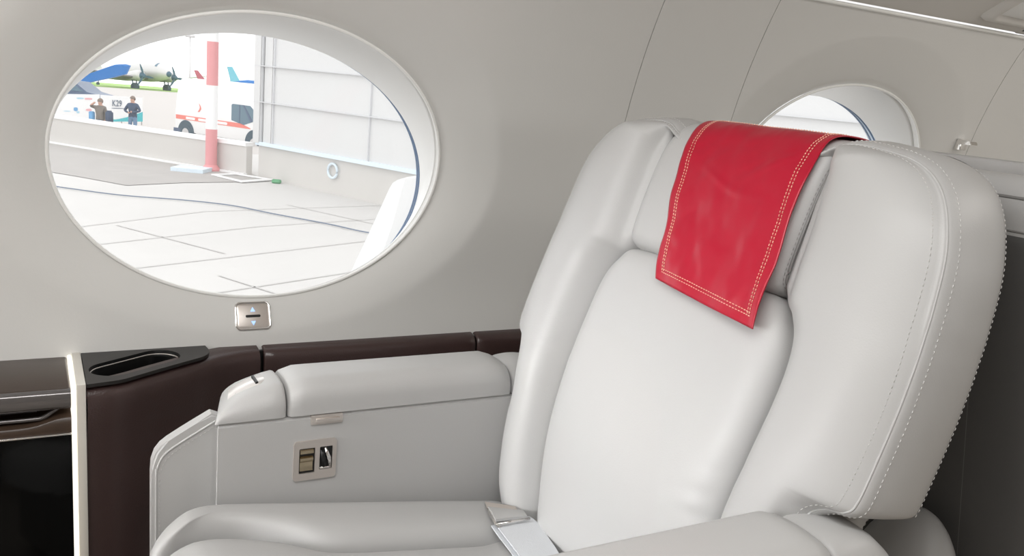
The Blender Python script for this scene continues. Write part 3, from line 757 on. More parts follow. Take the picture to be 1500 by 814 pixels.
# ------------------------------------------------------------------ lighting
wd = bpy.data.worlds.new('World'); S.world = wd; wd.use_nodes = True
bg = wd.node_tree.nodes['Background']; bg.inputs[0].default_value = (1, 1, 1, 1); bg.inputs[1].default_value = 1.75
def area(name, loc, target, sx, sy, power, col=(1, 1, 1)):
    l = bpy.data.lights.new(name, 'AREA'); l.shape = 'RECTANGLE'; l.size = sx; l.size_y = sy; l.energy = power; l.color = col
    o = bpy.data.objects.new(name, l); COL.objects.link(o); o.location = loc
    d = Vector(target)-Vector(loc); o.rotation_euler = d.to_track_quat('-Z', 'Y').to_euler()
    return o
area('ceiling_light', (-.65, .82, .55), (-.55, .94, -1), 2.6, .22, 26, (1, .995, .985))
area('ceiling_light', (-1.0, .0, .74), (-1.0, .1, -1), 3.0, .35, 5, (1, .995, .985))
area('ceiling_light', (2.3, .1, .70), (2.1, .6, -1), 1.4, .35, 7, (1, .96, .91))
area('ceiling_fill', (2.3, -.62, .10), (2.2, 1.1, .42), 1.6, .25, 5, (1, .985, .96))  # unseen lamp added to brighten the ceiling panel at the right
area('unseen_forward_light', (-2.3, .75, .1), (.8, .95, -.5), .9, .8, 15, (1, 1, 1))
sp_ = area('unseen_forward_light', (-2.2, 1.0, .05), (.66, .93, -.50), .45, .45, .92, (1, 1, 1)); sp_.data.spread = math.radians(20)  # narrow unseen spot added to brighten the middle of the seat back
S.view_settings.view_transform = 'Standard'; S.view_settings.look = 'None'; S.view_settings.exposure = 0; S.view_settings.gamma = 1
S.view_settings.use_curve_mapping = False
S.cycles.use_denoising = True; S.cycles.max_bounces = 10; S.cycles.diffuse_bounces = 6; S.cycles.sample_clamp_indirect = 4
# ------------------------------------------------------------------ outside the window
E_CONC = mat('concrete_slabs', (.60, .585, .57), .9, var=.05, vscale=.8)
E_ASPH = mat('old_asphalt', (.42, .40, .385), .9, var=.12, vscale=1.2)
E_ROAD = mat('far_apron', (.52, .49, .47), .9, var=.05, vscale=.1)
E_GRASS = mat('mown_grass', (.32, .50, .14), .9, var=.2, vscale=.5)
E_WALL = mat('render_grey', (.62, .60, .575), .9, var=.06, vscale=1.0)
E_CLAD = mat('white_cladding', (.66, .66, .66), .6)
E_JOINT = mat('joint_grey', (.53, .515, .50), .9)
E_CJOINT = mat('cladding_joint', (.615, .62, .635), .7)
E_WHITE = mat('white_paint', (.88, .88, .88), .5)
E_RED = mat('pole_red', (.72, .30, .31), .5)
E_STRIPE = mat('ambulance_red', (.80, .22, .18), .5)
E_BLUE = mat('wing_blue', (.01, .16, .48), .4)
E_TEAL = mat('teal_print', (.08, .50, .55), .7)
E_MINT = mat('mint_print', (.50, .75, .62), .7)
E_DARK = mat('dark_teal_paint', (.04, .11, .16), .5)
E_TYRE = mat('tyre_rubber', (.06, .10, .13), .8)
E_GLASS = mat('vehicle_glass', (.12, .20, .26), .15)
E_ALU = mat('aircraft_skin', (.62, .61, .61), .35, metal=.25)
E_ALUD = mat('shaded_aircraft_skin', (.20, .19, .20), .5)  # aircraft skin with underside shade put into its colour, for one wing
E_CAR = mat('car_blue_grey', (.07, .11, .19), .35)
E_NAVY = mat('navy_cloth', (.05, .08, .14), .8)
E_KHAKI = mat('khaki_cloth', (.19, .17, .15), .85)
E_DENIM = mat('denim', (.16, .26, .40), .85)
E_SKIN = mat('skin', (.55, .33, .25), .6)
E_HAIR = mat('hair', (.22, .17, .14), .8)
E_TEXT = mat('print_grey', (.12, .16, .22), .7)
E_CABLE = mat('cable_blue', (.16, .20, .27), .7)
E_GREEN = mat('green_plastic', (.15, .42, .22), .6)
E_PALEBLUE = mat('pale_blue_paint', (.70, .80, .88), .6)
ZG = -2.9
def gz(Y): return ZG if Y < 29 else (ZG-.25*min(1, (Y-29)/8) if Y < 45 else ZG-.25-(Y-45)/85*1.75)
def gnd(px, py, dz=0): p = atZ(px, py, ZG); return Vector((p.x, p.y, ZG+dz))
rh, fh = Vector((math.cos(YAW), -math.sin(YAW), 0)), Vector((math.sin(YAW), math.cos(YAW), 0))
# apron
bm = bmesh.new()
ys = [1.9, 6, 12, 18, 24, 29, 33, 37, 41, 45, 60, 80, 100, 120, 135]
grid_mesh(bm, [[Vector((x, y, gz(y))) for x in (-60, -20, 0, 10, 30, 60, 140)] for y in ys])
tag(from_bm('ground', bm, [E_CONC], smooth=False), 'pale concrete airport apron outside the window', 'apron', kind='structure')
g = bpy.data.objects['ground']; g.data.materials.append(E_ROAD)
for p in g.data.polygons:
    if (g.matrix_world @ p.center).y > 29 or p.center.y+g.location.y > 29: p.material_index = 1
bm = bmesh.new(); grid_mesh(bm, [[Vector((x, y, gz(y)+.02)) for x in (-60, 0, 60, 140)] for y in (131, 150, 175)])
tag(from_bm('lawn', bm, E_GRASS, smooth=False), 'strip of green grass beyond the parked propeller plane', 'grass', kind='structure')
bm = bmesh.new()
poly = [gnd(*p, .012) for p in ((60, 250), (120, 260), (185, 272), (270, 268), (352, 267), (395, 266), (370, 255))]+[Vector((4.2, 25.3, ZG+.012)), Vector((.4, 30.1, ZG+.012)), Vector((-1.6, 32, ZG+.012))]
V = [bm.verts.new(p) for p in poly]; bmesh.ops.triangle_fill(bm, edges=[bm.edges.new((V[i], V[(i+1) % len(V)])) for i in range(len(V))])
tag(from_bm('pavement', bm, E_ASPH, smooth=False), 'darker asphalt strip in front of the low wall', 'asphalt', kind='structure')
bm = bmesh.new()
for a, b in (((112, 333), (300, 310)), ((300, 310), (590, 300)), ((120, 361), (380, 332)), ((380, 332), (600, 318)), ((150, 399), (540, 353)), ((250, 440), (560, 392)), ((320, 404), (420, 436)), ((170, 330), (330, 372)), ((420, 300), (600, 340))):
    A, B = gnd(*a, .014), gnd(*b, .014); t = (B-A).normalized(); n = Vector((-t.y, t.x, 0))*.014
    bm.faces.new([bm.verts.new(q) for q in (A-n, B-n, B+n, A+n)])
tag(from_bm('pavement', bm, E_JOINT, smooth=False), 'dark joints between the concrete slabs', 'pavement joints', kind='structure')
cab = [gnd(*p, .03) for p in ((62, 268), (78, 274), (110, 279), (180, 288), (270, 295), (340, 303), (400, 315), (480, 330), (535, 342), (600, 352))]
bm = bmesh.new(); tube(bm, cr([tuple(p) for p in cab], 80), .013, 6)
tag(from_bm('ground_cable', bm, E_CABLE), 'long thin dark blue cable snaking across the pale apron', 'cable')
# low wall
def along(A, B, w, z0, z1, bm):
    t = (B-A); t.z = 0; t.normalize(); n = Vector((-t.y, t.x, 0))*w/2
    V = [bm.verts.new((q.x, q.y, z)) for z in (z0, z1) for q in (A-n, B-n, B+n, A+n)]
    for f in ((3, 2, 1, 0), (4, 5, 6, 7), (0, 1, 5, 4), (1, 2, 6, 5), (2, 3, 7, 6), (3, 0, 4, 7)): bm.faces.new([V[i] for i in f])
HC = gnd(378, 259.5); LW1 = HC+Vector((-.15, .4, 0)); LW0 = gnd(66, 207); LWx = LW0+(LW0-LW1)*.25
lw = empty('barrier_wall', (LW0+LW1)/2, 'long low grey wall with a white capping crossing the apron', 'wall', kind='structure')
ztopw = [atY(300, 200, 25.2).z]
bm = bmesh.new(); along(LWx, LW1, .22, ZG-.4, ztopw[0]-.05, bm); from_bm('wall_body', bm, E_WALL, lw, smooth=False)
bm = bmesh.new(); along(LWx, LW1, .30, ztopw[0]-.05, ztopw[0]+.05, bm); from_bm('wall_capping', bm, E_WHITE, lw, smooth=False)
bm = bmesh.new(); along(LWx+Vector((-.12, -.14, 0)), LW1+Vector((-.12, -.14, 0)), .12, ZG, ZG+.06, bm); from_bm('wall_kerb', bm, E_WHITE, lw, smooth=False)
# hangar
HD = (gnd(612, 312)-HC); HD.z = 0; HD.normalize(); HN_ = Vector((-HD.y, HD.x, 0))
if HN_.x < 0: HN_ = -HN_
zb = (atY(375, 208, HC.y).z)
hg = empty('hangar', HC+HD*8+HN_*5, 'white clad hangar with a grey concrete base beside the apron', 'building')
def hbox(bm, a0, a1, n0, n1, z0, z1):
    P = [HC+HD*a+HN_*n for a, n in ((a0, n0), (a1, n0), (a1, n1), (a0, n1))]
    V = [bm.verts.new((q.x, q.y, z)) for z in (z0, z1) for q in P]
    for f in ((3, 2, 1, 0), (4, 5, 6, 7), (0, 1, 5, 4), (1, 2, 6, 5), (2, 3, 7, 6), (3, 0, 4, 7)): bm.faces.new([V[i] for i in f])
bm = bmesh.new(); hbox(bm, 0, 16, 0, 10, ZG, zb); from_bm('concrete_base', bm, E_WALL, hg, smooth=False)
bm = bmesh.new(); hbox(bm, .25, 16, -.06, 10, zb, 7); from_bm('cladding', bm, E_CLAD, hg, smooth=False)
bm = bmesh.new(); hbox(bm, -.08, .17, -.14, .4, zb, 7); from_bm('corner_trim', bm, E_CLAD, hg, smooth=False)
bm = bmesh.new(); hbox(bm, .45, .62, -.10, .1, zb, 7); from_bm('corner_trim', bm, E_CLAD, hg, smooth=False)
bm = bmesh.new()
for py in (98, 152): z = atY(402, py, HC.y-.8).z; hbox(bm, -.08, 16, -.145, -.05, z-.012, z+.012)
for a in (.20, .68, 4.3): hbox(bm, a-.015, a+.015, -.11, -.05, zb, 7)
from_bm('panel_joints', bm, E_CJOINT, hg, smooth=False)
bm = bmesh.new(); hbox(bm, 0, 16, -.12, 0, zb-.06, zb+.03); from_bm('base_flashing', bm, E_PALEBLUE, hg, smooth=False)
a_ = 2.86
bm = bmesh.new(); bmesh.ops.create_circle(bm, segments=8, radius=.01); bm.clear()
rc = HC+HD*3.05-HN_*.06; zc_ = (zb-.35)
tube(bm, [rc+HD*(.17*math.cos(t))+Vector((0, 0, zc_+.17*math.sin(t)))-Vector((0, 0, rc.z)) for t in np.linspace(0, 2*PI, 25)[:-1]], .03, 6, closed=True)
from_bm('wall_ring', bm, E_PALEBLUE, hg)
# red and white pole
pb = gnd(309, 250); pl_ = empty('striped_pole', pb, 'tall red and white striped pole standing on the apron', 'pole')
def zpx(py, Y, px=312): return atY(px, py, Y).z
zs = [ZG, zpx(189, pb.y), zpx(125, pb.y), zpx(61, pb.y), 3.0, 4.5]
for i in range(5):
    bm = bmesh.new(); tube(bm, [Vector((pb.x, pb.y, zs[i])), Vector((pb.x, pb.y, zs[i+1]))], .150, 20)
    auto_smooth(from_bm('pole_band', bm, E_RED if i in (0, 2, 4) else E_WHITE, pl_))
bm = bmesh.new(); tube(bm, [Vector((pb.x, pb.y, ZG+z)) for z in (0, .05, .16, .17)], [.24, .24, .16, .14], 20); auto_smooth(from_bm('pole_foot', bm, E_RED, pl_))
# low box, ground frame, green thing
c = gnd(281, 251); bm = bmesh.new(); along(c-rh*.42, c+rh*.42, .7, ZG, ZG+.11, bm)
tag(from_bm('ground_box', bm, E_PALEBLUE, smooth=False), 'low flat pale box on the ground left of the striped pole', 'box')
q = [gnd(*p, .02) for p in ((309, 257.5), (345, 256), (402, 265), (354, 268.5))]; cq = sum(q, Vector())/4
bm = bmesh.new()
for i in range(4):
    a, b = q[i], q[(i+1) % 4]; bm.faces.new([bm.verts.new(v) for v in (a, b, b.lerp(cq, .22), a.lerp(cq, .22))])
r = bmesh.ops.extrude_face_region(bm, geom=bm.faces[:]); bmesh.ops.translate(bm, verts=[v for v in r['geom'] if isinstance(v, bmesh.types.BMVert)], vec=(0, 0, .03))
tag(from_bm('ground_frame', bm, E_WHITE, smooth=False), 'white rectangular frame lying on the ground right of the striped pole', 'frame')
c = gnd(405, 268.5); bm = bmesh.new(); along(c-rh*.11, c+rh*.11, .15, ZG, ZG+.1, bm); bmesh.ops.bevel(bm, geom=bm.edges[:], offset=.02, segments=2, affect='EDGES')
tag(from_bm('green_bin', bm, E_GREEN), 'tiny green container at the foot of the hangar wall', 'container')

# ambulance van
vd = (rh*.86-fh*.51).normalized(); vn = Vector((vd.y, -vd.x, 0))      # vn points to the viewer's side
if vn.dot(fh) > 0: vn = -vn
VO = atY(255, 195, 38); VO.z = gz(38)-.22
vz = (atY(270, 113, 38.2).z-VO.z)/2.62
def VT(x, n, z): return VO+vd*(x*1.0)+vn*n+Vector((0, 0, z*vz))
van = empty('ambulance_van', VO, 'white high roof ambulance van with a red side stripe behind the wall', 'van')
prof = [(0.02, .42), (0.0, 1.1), (.10, 1.9), (.28, 2.50), (.45, 2.60), (3.55, 2.62), (3.95, 2.50), (4.75, 1.62), (5.5, 1.35), (5.75, 1.05), (5.8, .42)]
bm = bmesh.new(); rows = []
for n, k in ((.0, .94), (-.02, .985), (-.08, 1), (-1.82, 1), (-1.88, .985), (-1.9, .94)):
    rows.append([VT(2.9+(x-2.9)*k, n, 1.4+(z-1.4)*k) for x, z in prof])
V = grid_mesh(bm, rows, closed_u=True); cap(bm, V[0]); cap(bm, V[-1], True)
auto_smooth(from_bm('van_body', bm, E_WHITE, van), 30)
def vpatch(name, pts, m, d=.012, parent=None):
    bm = bmesh.new(); prism(bm, [VT(x, d, z) for x, z in pts], tuple(-vn*.02)); return from_bm(name, bm, m, parent or van, smooth=False)
vpatch('side_stripe', [(.12, .93), (.12, 1.10), (3.95, 1.10), (4.45, .97), (4.5, .93)], E_STRIPE)
for a, b in ((.75, 1.3), (1.5, 2.25), (2.6, 3.2)): vpatch('stripe_lettering', rrect(a, b, .96, 1.06, .045, 4), E_WHITE, .02)
vpatch('side_window', [(3.42, 1.18), (3.42, 1.78), (3.5, 1.82), (4.45, 1.82), (4.88, 1.48), (4.62, 1.22), (4.1, 1.05)], E_GLASS)
vpatch('window_pillar', [(3.86, 1.12), (3.86, 1.82), (3.90, 1.82), (3.90, 1.12)], E_CAR, .02)
vpatch('window_pillar', [(4.04, 1.82), (4.12, 1.82), (4.62, 1.24), (4.5, 1.2)], E_CAR, .02)
vpatch('side_logo', [(1.45, 1.32), (1.53, 1.40), (1.58, 1.5), (1.52, 1.66), (1.62, 1.55), (1.66, 1.45), (1.55, 1.32)], E_STRIPE)
for x in (.74, 4.70):
    bm = bmesh.new(); rows = []
    for n, rr in ((.02, .02), (.02, .20), (.03, .24), (.03, .36), (.0, .38), (-.2, .38)): rows.append([VT(x, n, 0)+vd*(rr*math.cos(t)*.95)+Vector((0, 0, .37+rr*math.sin(t)*.95)) for t in np.linspace(0, 2*PI, 25)[:-1]])
    grid_mesh(bm, rows, closed_u=True); auto_smooth(from_bm('wheel', bm, E_TYRE, van))
    bm = bmesh.new(); rows = [[VT(x, .032, 0)+vd*(rr*math.cos(t))+Vector((0, 0, .37+rr*math.sin(t))) for t in np.linspace(0, 2*PI, 21)[:-1]] for rr in (.02, .21)]
    grid_mesh(bm, rows, closed_u=True); from_bm('hubcap', bm, E_ALU, van, smooth=False)
    bm = bmesh.new(); rows = [[VT(x, .008, 0)+vd*(rr*math.cos(t))+Vector((0, 0, .40+rr*math.sin(t))) for t in np.linspace(0, PI, 17)] for rr in (.30, .50)]
    grid_mesh(bm, rows); from_bm('wheel_arch', bm, E_TYRE, van)
vpatch('rear_bumper', [(-.02, .40), (-.02, .55), (.55, .55), (.55, .40)], E_CAR, .01)

# banners
def banner(pxa, pxb, Y, pytop_a, pytop_b, pybot_a, pybot_b, label):
    A, B = atY(pxa, pytop_a, Y), atY(pxb, pytop_b, Y); A0, B0 = atY(pxa, pybot_a, Y), atY(pxb, pybot_b, Y)
    r = empty('banner', (A+B)/2-Vector((0, 0, 1.2)), label, 'banner')
    bm = bmesh.new(); prism(bm, [A0, B0, B, A], (0, .04, 0)); from_bm('sheet', bm, E_WHITE, r, smooth=False)
    bm = bmesh.new()
    for k in (.02, .5, .98):
        bm = bmesh.new(); tube(bm, [A0.lerp(B0, k)+Vector((0, .07, gz(Y)-A0.z)), A.lerp(B, k)+Vector((0, .07, 0))], .025, 8); from_bm('post', bm, E_ALU, r)
    def at(u, v): return A0.lerp(B0, u).lerp(A.lerp(B, u), v)+Vector((0, -.012, 0))
    return r, at
b1, bat = banner(60, 146, 41, 137, 138.5, 174, 178, 'white advertising banner with small coloured logos at the left')
def blot(parent, at, u0, u1, v0, v1, m, name='printed_logo'):
    bm = bmesh.new(); P = [at(u0+(u1-u0)*x, v0+(v1-v0)*y) for x, y in rrect(0, 1, 0, 1, .35, 4)]; prism(bm, P, (0, .006, 0)); return from_bm(name, bm, m, parent, smooth=False)
E_PB = mat('pale_blue_print', (.45, .68, .80), .7); E_PR = mat('pale_red_print', (.80, .42, .45), .7); E_LB = mat('logo_blue', (.15, .38, .66), .7)
blot(b1, bat, .60, .72, .82, .88, E_PB); blot(b1, bat, .74, .87, .80, .87, E_PR); blot(b1, bat, .55, .62, .36, .50, E_LB); blot(b1, bat, .60, .65, .28, .36, E_PB)
blot(b1, bat, .76, .86, .38, .46, E_PR); blot(b1, bat, .38, .5, .33, .36, E_PB); blot(b1, bat, .40, .5, .08, .12, E_PB); blot(b1, bat, .62, .67, .06, .12, E_PB); blot(b1, bat, .72, .77, .04, .11, E_PB)
b2, bat2 = banner(147, 209, 41, 139, 143, 178, 178, 'white banner with dark lettering and a teal wave along its foot')
def wavepoly(parent, at, top, m, name, d=0):
    bm = bmesh.new(); us = np.linspace(0, 1, 30)
    P = [at(u, .0)+Vector((0, -d, 0)) for u in us]+[at(u, top(u))+Vector((0, -d, 0)) for u in us[::-1]]; prism(bm, P, (0, .006, 0)); from_bm(name, bm, m, parent, smooth=False)
wavepoly(b2, bat2, lambda u: max(.02, .26*math.exp(-((u-.02)/.22)**2)+.06), E_MINT, 'mint_wave')
wavepoly(b2, bat2, lambda u: .07+.34*max(0, (u-.25)/.75)**1.6, E_TEAL, 'teal_wave', .008)
cu = bpy.data.curves.new('lettering', 'FONT'); cu.body = 'K29'; cu.extrude = .01; cu.size = 1
to = bpy.data.objects.new('lettering', cu); COL.objects.link(to); bpy.context.view_layer.update()
me = bpy.data.meshes.new_from_object(to.evaluated_get(bpy.context.evaluated_depsgraph_get())); bpy.data.objects.remove(to)
xs = [v.co.x for v in me.vertices]; ys_ = [v.co.y for v in me.vertices]; wX, hY = max(xs)-min(xs), max(ys_)-min(ys_)
for v in me.vertices: v.co = bat2(.28+.22*(v.co.x-min(xs))/wX, .60+.24*(v.co.y-min(ys_))/hY)+Vector((0, -v.co.z-.004, 0))
link('lettering', me, E_TEXT, b2, smooth=False)
blot(b2, bat2, .26, .58, .51, .535, E_TEXT, 'lettering_rule')

# people behind the wall
def figure(name, base, facing, joints, label, cols, hairm, extra=None, scale=1.0):
    """joints: dict name->(side, fwd, up) metres; continuous skin-modifier body"""
    side = Vector((facing.y, -facing.x, 0))
    def W(j): return base+side*(j[0]*scale)+facing*(j[1]*scale)+Vector((0, 0, j[2]*scale))
    order = ['pelvis', 'belly', 'chest', 'neck', 'head', 'crown', 'shl', 'ell', 'wrl', 'hal', 'shr', 'elr', 'wrr', 'har', 'hipl', 'knl', 'anl', 'tol', 'hipr', 'knr', 'anr', 'tor']
    edges = [('pelvis', 'belly'), ('belly', 'chest'), ('chest', 'neck'), ('neck', 'head'), ('head', 'crown'), ('chest', 'shl'), ('shl', 'ell'), ('ell', 'wrl'), ('wrl', 'hal'), ('chest', 'shr'), ('shr', 'elr'), ('elr', 'wrr'), ('wrr', 'har'), ('pelvis', 'hipl'), ('hipl', 'knl'), ('knl', 'anl'), ('anl', 'tol'), ('pelvis', 'hipr'), ('hipr', 'knr'), ('knr', 'anr'), ('anr', 'tor')]
    rad = dict(pelvis=.16, belly=.15, chest=.17, neck=.06, head=.10, crown=.075, shl=.085, ell=.055, wrl=.04, hal=.04, shr=.085, elr=.055, wrr=.04, har=.04, hipl=.10, knl=.07, anl=.05, tol=.04, hipr=.10, knr=.07, anr=.05, tor=.04)
    me = bpy.data.meshes.new(name); me.from_pydata([W(joints[k])-base for k in order], [(order.index(a), order.index(b)) for a, b in edges], [])
    o = bpy.data.objects.new(name, me); COL.objects.link(o); o.location = base
    sk = o.modifiers.new('Skin', 'SKIN'); 
    for i, k in enumerate(order):
        d = me.skin_vertices[0].data[i]; d.radius = (rad[k]*scale, rad[k]*scale); d.use_root = (k == 'pelvis')
    ss = o.modifiers.new('Sub', 'SUBSURF'); ss.levels = 2; ss.render_levels = 2
    bpy.context.view_layer.update()
    m2 = bpy.data.meshes.new_from_object(o.evaluated_get(bpy.context.evaluated_depsgraph_get()))
    o.modifiers.clear(); o.data = m2
    for m in cols: m2.materials.append(m)
    zn, zh = joints['neck'][2]*scale, joints['pelvis'][2]*scale
    hands = [W(joints[k])-base for k in ('hal', 'har')]
    for p in m2.polygons:
        p.use_smooth = True; c = p.center
        if c.z > zn-.01 or min((c-h).length for h in hands) < .085*scale: p.material_index = 0
        elif c.z > zh-.02: p.material_index = 1
        else: p.material_index = 2
    tag(o, label, 'person')
    hc = W(joints['head'])+Vector((0, 0, .065*scale))-facing*.02
    bm = bmesh.new(); bmesh.ops.create_uvsphere(bm, u_segments=16, v_segments=12, radius=.113*scale)
    for v in bm.verts: v.co = Vector((v.co.x, v.co.y, v.co.z*1.05))+hc
    bmesh.ops.delete(bm, geom=[v for v in bm.verts if v.co.z < hc.z-.03 and (v.co-hc).dot(facing) > -.03], context='VERTS')
    from_bm('hair', bm, hairm, o)
    return o, W
STD = dict(pelvis=(0, 0, .95), belly=(0, .01, 1.12), chest=(0, 0, 1.34), neck=(0, .01, 1.52), head=(0, .025, 1.62), crown=(0, .02, 1.70),
 shl=(-.18, 0, 1.42), ell=(-.27, .02, 1.17), wrl=(-.24, .16, .98), hal=(-.23, .2, .92), shr=(.18, 0, 1.42), elr=(.27, .02, 1.17), wrr=(.24, .16, .98), har=(.23, .2, .92),
 hipl=(-.10, 0, .88), knl=(-.11, .03, .50), anl=(-.11, 0, .09), tol=(-.13, .15, .04), hipr=(.10, 0, .88), knr=(.11, .03, .50), anr=(.11, 0, .09), tor=(.13, .15, .04))
def stand(px, py_top, Y, h):
    p = atY(px, py_top, Y); return Vector((p.x, p.y, p.z-h))
J2 = dict(STD); J2.update(ell=(-.33, .03, 1.2), wrl=(-.10, .24, 1.14), hal=(-.0, .25, 1.16), elr=(.33, .03, 1.18), wrr=(.12, .22, 1.12), har=(.02, .24, 1.10))
h2 = 1.74; base2 = stand(194.5, 142.5, 39, h2*.98)
p2, W2_ = figure('person', base2, -fh, J2, 'person in a dark navy jacket and jeans with hands held together', [E_SKIN, E_NAVY, E_DENIM], E_HAIR, scale=.98)
J1 = dict(STD); J1.update(elr=(.36, .12, 1.46), wrr=(.16, .22, 1.60), har=(.10, .22, 1.64), ell=(-.24, .0, 1.14), wrl=(-.22, .05, .92), hal=(-.22, .06, .86))
base1 = stand(147, 145.5, 38.6, 1.70)
p1, W1_ = figure('person', base1, -fh, J1, 'person in a khaki jacket raising one hand beside the banner', [E_SKIN, E_KHAKI, E_NAVY], E_HAIR, scale=.97)
bm = bmesh.new(); c = W1_((-.42, .12, 1.02)); bmesh.ops.create_cube(bm, size=1)
for v in bm.verts: v.co = c+rh*(v.co.x*.30)+fh*(v.co.y*.16)+Vector((0, 0, v.co.z*.62))
bmesh.ops.bevel(bm, geom=bm.edges[:], offset=.06, segments=3, affect='EDGES')
bg_ = from_bm('shoulder_bag', bm, E_NAVY); tag(bg_, 'dark navy bag hanging beside the person in khaki', 'bag')
bm = bmesh.new(); c = W1_((.36, 0, .98)); bmesh.ops.create_cube(bm, size=1)
for v in bm.verts: v.co = c+rh*(v.co.x*.22)+fh*(v.co.y*.12)+Vector((0, 0, v.co.z*.50))
bmesh.ops.bevel(bm, geom=bm.edges[:], offset=.03, segments=2, affect='EDGES')
tag(from_bm('carrier_bag', bm, E_LB), 'bright blue bag at the left side of the person in khaki', 'bag')

# parked car
co_ = atY(112, 140, 52); co_.z = gz(52); chh = (atY(122, 119, 52).z-co_.z)/1.45
car = empty('parked_car', co_, 'dark blue grey car parked behind the banner', 'car')
cprof = [(-2.1, .3), (-2.15, .75), (-1.9, .95), (-1.3, 1.40), (-.6, 1.45), (.35, 1.42), (1.0, 1.0), (1.65, .88), (1.85, .6), (1.85, .3)]
cdv = rh
bm = bmesh.new(); rows = []
for n, k in ((-.85, .93), (-.80, 1), (.80, 1), (.85, .93)): rows.append([co_+cdv*(x*.95*k)+fh*n+Vector((0, 0, z*chh*(k if z > .5 else 1))) for x, z in cprof])
V = grid_mesh(bm, rows, closed_u=True); cap(bm, V[0]); cap(bm, V[-1], True); auto_smooth(from_bm('car_body', bm, E_CAR, car), 40)
bm = bmesh.new(); prism(bm, [co_+cdv*x-fh*.87+Vector((0, 0, z*chh)) for x, z in ((-1.6, .98), (-1.15, 1.33), (-.5, 1.37), (.3, 1.34), (.8, 1.0))], tuple(fh*.04)); from_bm('side_glass', bm, E_GLASS, car, smooth=False)
for x in (-1.3, 1.2):
    bm = bmesh.new(); tube(bm, [co_+cdv*x-fh*.88+Vector((0, 0, .31)), co_+cdv*x-fh*.65+Vector((0, 0, .31))], .31, 20); auto_smooth(from_bm('wheel', bm, E_TYRE, car))

# blue wing tip of a neighbour aircraft
def pxpoly(pts, Y): return [atY(x, y, Y) for x, y in pts]
bwp = [(188.6, 96), (183, 94), (168, 94.2), (140, 104), (100, 118), (60, 132), (60, 142), (110, 126), (140, 118.5), (165, 113.5), (183, 108.5)]
c = sum(pxpoly(bwp, 62), Vector())/len(bwp)
bm = bmesh.new(); P = pxpoly(bwp, 62); rows = []
for k, d in ((.93, .0), (1, .10), (1, .32), (.93, .42)): rows.append([c+(p-c)*k+fh*d for p in P])
V = grid_mesh(bm, rows, closed_u=True); cap(bm, V[0]); cap(bm, V[-1], True)
tag(auto_smooth(from_bm('blue_wing', bm, E_BLUE), 30), 'blue aircraft wing tip poking into view at the left', 'wing')

# twin propeller aircraft
DO = ray(221, 134.2); DO = DO*(126/DO.dot(FW))
vh = Vector((DO.x, DO.y, 0)).normalized(); rp = Vector((vh.y, -vh.x, 0))
Fd = (rp*.65-vh*.76).normalized(); Ld = (rp*.76+vh*.65).normalized()
def D(f, l, z): return DO+Fd*f+Ld*l+Vector((0, 0, z))
dc = empty('propeller_plane', DO, 'silver twin engine propeller plane parked tail down on the apron', 'aircraft')
def body_of_rev(axis, n=24, sq=1.0):
    rows = []
    for f, l, z, r in axis: rows.append([D(f, l+r*math.cos(t), z+r*sq*math.sin(t)) for t in np.linspace(0, 2*PI, n+1)[:-1]])
    return rows
fus = [(3.9, 0, 2.75, .05), (3.75, 0, 2.77, .35), (3.2, 0, 2.82, .72), (2.3, 0, 2.92, 1.05), (1, 0, 2.98, 1.25), (-1.5, 0, 2.85, 1.30), (-5, 0, 2.5, 1.22), (-9, 0, 2.05, .85), (-12.5, 0, 1.65, .4), (-14, 0, 1.5, .1)]
bm = bmesh.new(); V = grid_mesh(bm, body_of_rev(fus, sq=1.1), closed_u=True); cap(bm, V[0]); cap(bm, V[-1], True); from_bm('fuselage', bm, E_ALU, dc)
bm = bmesh.new(); bmesh.ops.create_uvsphere(bm, u_segments=20, v_segments=14, radius=.43)
for v in bm.verts: v.co = v.co+D(3.62, 0, 2.76)
from_bm('nose_cone', bm, E_DARK, dc)
bm = bmesh.new(); rows = []
for f, r in ((2.55, .80), (2.25, .98), (1.85, 1.16)): rows.append([D(f, r*math.cos(t)*1.0, 3.05+r*.95*math.sin(t)) for t in np.linspace(math.radians(35), math.radians(145), 13)])
grid_mesh(bm, [[p+Vector((0, 0, .05)) for p in r] for r in rows]); from_bm('cockpit_window', bm, E_GLASS, dc)
def wing_sec(f0, ch, l, z, th): return [D(f0-ch*x, l, z+s*th*y-.16*ch*(x-.3)) for x, s, y in ((0, 1, 0), (.04, 1, .45), (.15, 1, .9), (.3, 1, 1), (.6, 1, .7), (1, 1, 0.03), (1, -1, .03), (.6, -1, .4), (.3, -1, .6), (.1, -1, .5))]
